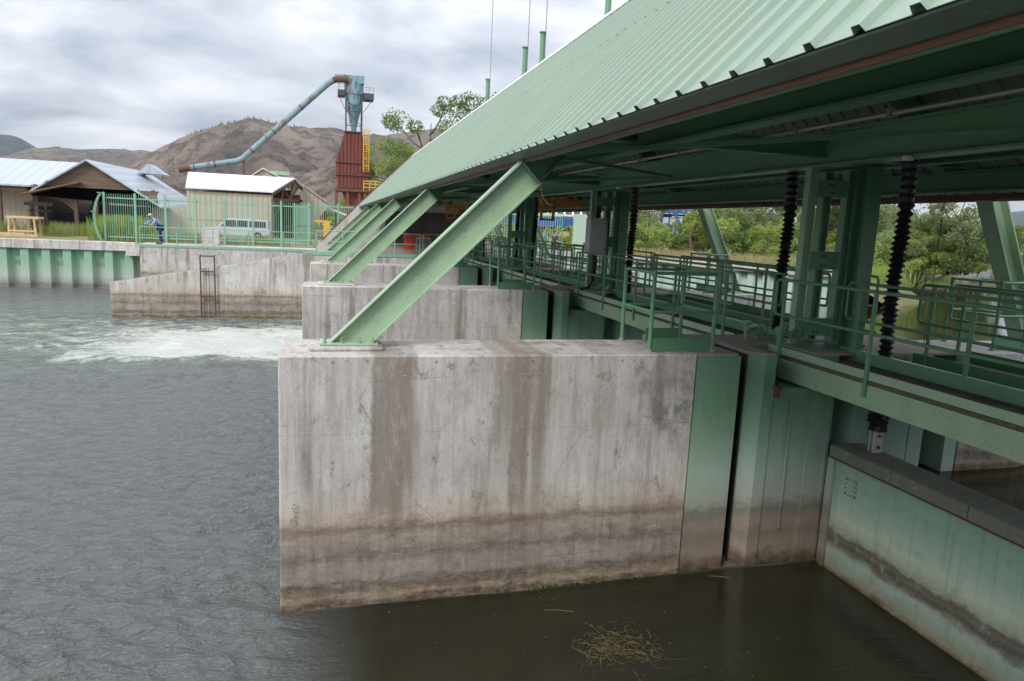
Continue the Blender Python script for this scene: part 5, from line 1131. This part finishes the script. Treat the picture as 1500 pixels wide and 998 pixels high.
pvn.inputs['Color'].default_value=(.80,.86,.95,1); pvn.inputs['Density'].default_value=8e-5; hn.links.new(pvn.outputs[0],hn.nodes['Material Output'].inputs['Volume'])
b=MB(); b.box(-5600,5600,-5600,5600,-25,1300); b.build('haze',hzm,kind='stuff')
# ------------------------------------------------------------ sky and light
w=bpy.data.worlds.new('World'); SC.world=w; w.use_nodes=True; nt=w.node_tree; bg=nt.nodes['Background']
SE,SR=R(40),R(228)
sky=nt.nodes.new('ShaderNodeTexSky'); sky.sky_type='NISHITA'; sky.sun_disc=False; sky.sun_elevation=SE; sky.sun_rotation=SR; sky.air_density=1; sky.dust_density=1
tc=nt.nodes.new('ShaderNodeTexCoord')
def wn(t,**k):
    n=nt.nodes.new(t)
    for a,b_ in k.items(): setattr(n,a,b_)
    return n
sep=wn('ShaderNodeSeparateXYZ'); nt.links.new(tc.outputs['Generated'],sep.inputs[0])
mx=wn('ShaderNodeMath',operation='MAXIMUM'); nt.links.new(sep.outputs[2],mx.inputs[0]); mx.inputs[1].default_value=0.0
ad=wn('ShaderNodeMath',operation='ADD'); nt.links.new(mx.outputs[0],ad.inputs[0]); ad.inputs[1].default_value=.30
dv=[]
for i in (0,1):
    q=wn('ShaderNodeMath',operation='DIVIDE'); nt.links.new(sep.outputs[i],q.inputs[0]); nt.links.new(ad.outputs[0],q.inputs[1]); dv.append(q)
cb=wn('ShaderNodeCombineXYZ'); nt.links.new(dv[0].outputs[0],cb.inputs[0]); nt.links.new(dv[1].outputs[0],cb.inputs[1])
mp=wn('ShaderNodeMapping'); nt.links.new(cb.outputs[0],mp.inputs[0]); mp.inputs['Rotation'].default_value=(0,0,R(35)); mp.inputs['Scale'].default_value=(1.1,1.5,1); mp.inputs['Location'].default_value=(2.2,.7,0)
n1=wn('ShaderNodeTexNoise'); nt.links.new(mp.outputs[0],n1.inputs[0]); n1.inputs['Scale'].default_value=1.5; n1.inputs['Detail'].default_value=10; n1.inputs['Roughness'].default_value=.56; n1.inputs['Distortion'].default_value=.25
rp_=wn('ShaderNodeValToRGB'); nt.links.new(n1.outputs[0],rp_.inputs[0]); e=rp_.color_ramp.elements
e[0].position=.36; e[0].color=(3.1,3.5,4.25,1); e[1].position=.64; e[1].color=(9.2,9.2,9.3,1); m_=e.new(.5); m_.color=(5.9,6.2,6.8,1)
mix=wn('ShaderNodeMix',data_type='RGBA'); mix.inputs[0].default_value=.93; nt.links.new(sky.outputs[0],mix.inputs[6]); nt.links.new(rp_.outputs[0],mix.inputs[7])
gz=wn('ShaderNodeMath',operation='MULTIPLY_ADD'); nt.links.new(mx.outputs[0],gz.inputs[0]); gz.inputs[1].default_value=1.15; gz.inputs[2].default_value=.78
vm=wn('ShaderNodeVectorMath',operation='SCALE'); nt.links.new(mix.outputs[2],vm.inputs[0]); nt.links.new(gz.outputs[0],vm.inputs['Scale']); nt.links.new(vm.outputs[0],bg.inputs[0]); bg.inputs[1].default_value=.1
sl=bpy.data.lights.new('sun','SUN'); sl.energy=2.0; sl.angle=R(18); sl.color=(1,.96,.9); so=bpy.data.objects.new('sun',sl); COL.objects.link(so)
az=SR; d=Vector((math.sin(az)*math.cos(SE),math.cos(az)*math.cos(SE),math.sin(SE))); so.rotation_euler=d.to_track_quat('Z','Y').to_euler()
vs_=SC.view_settings; vs_.view_transform='Standard'; vs_.look='None'; vs_.exposure=0.55; vs_.gamma=1; vs_.use_curve_mapping=False
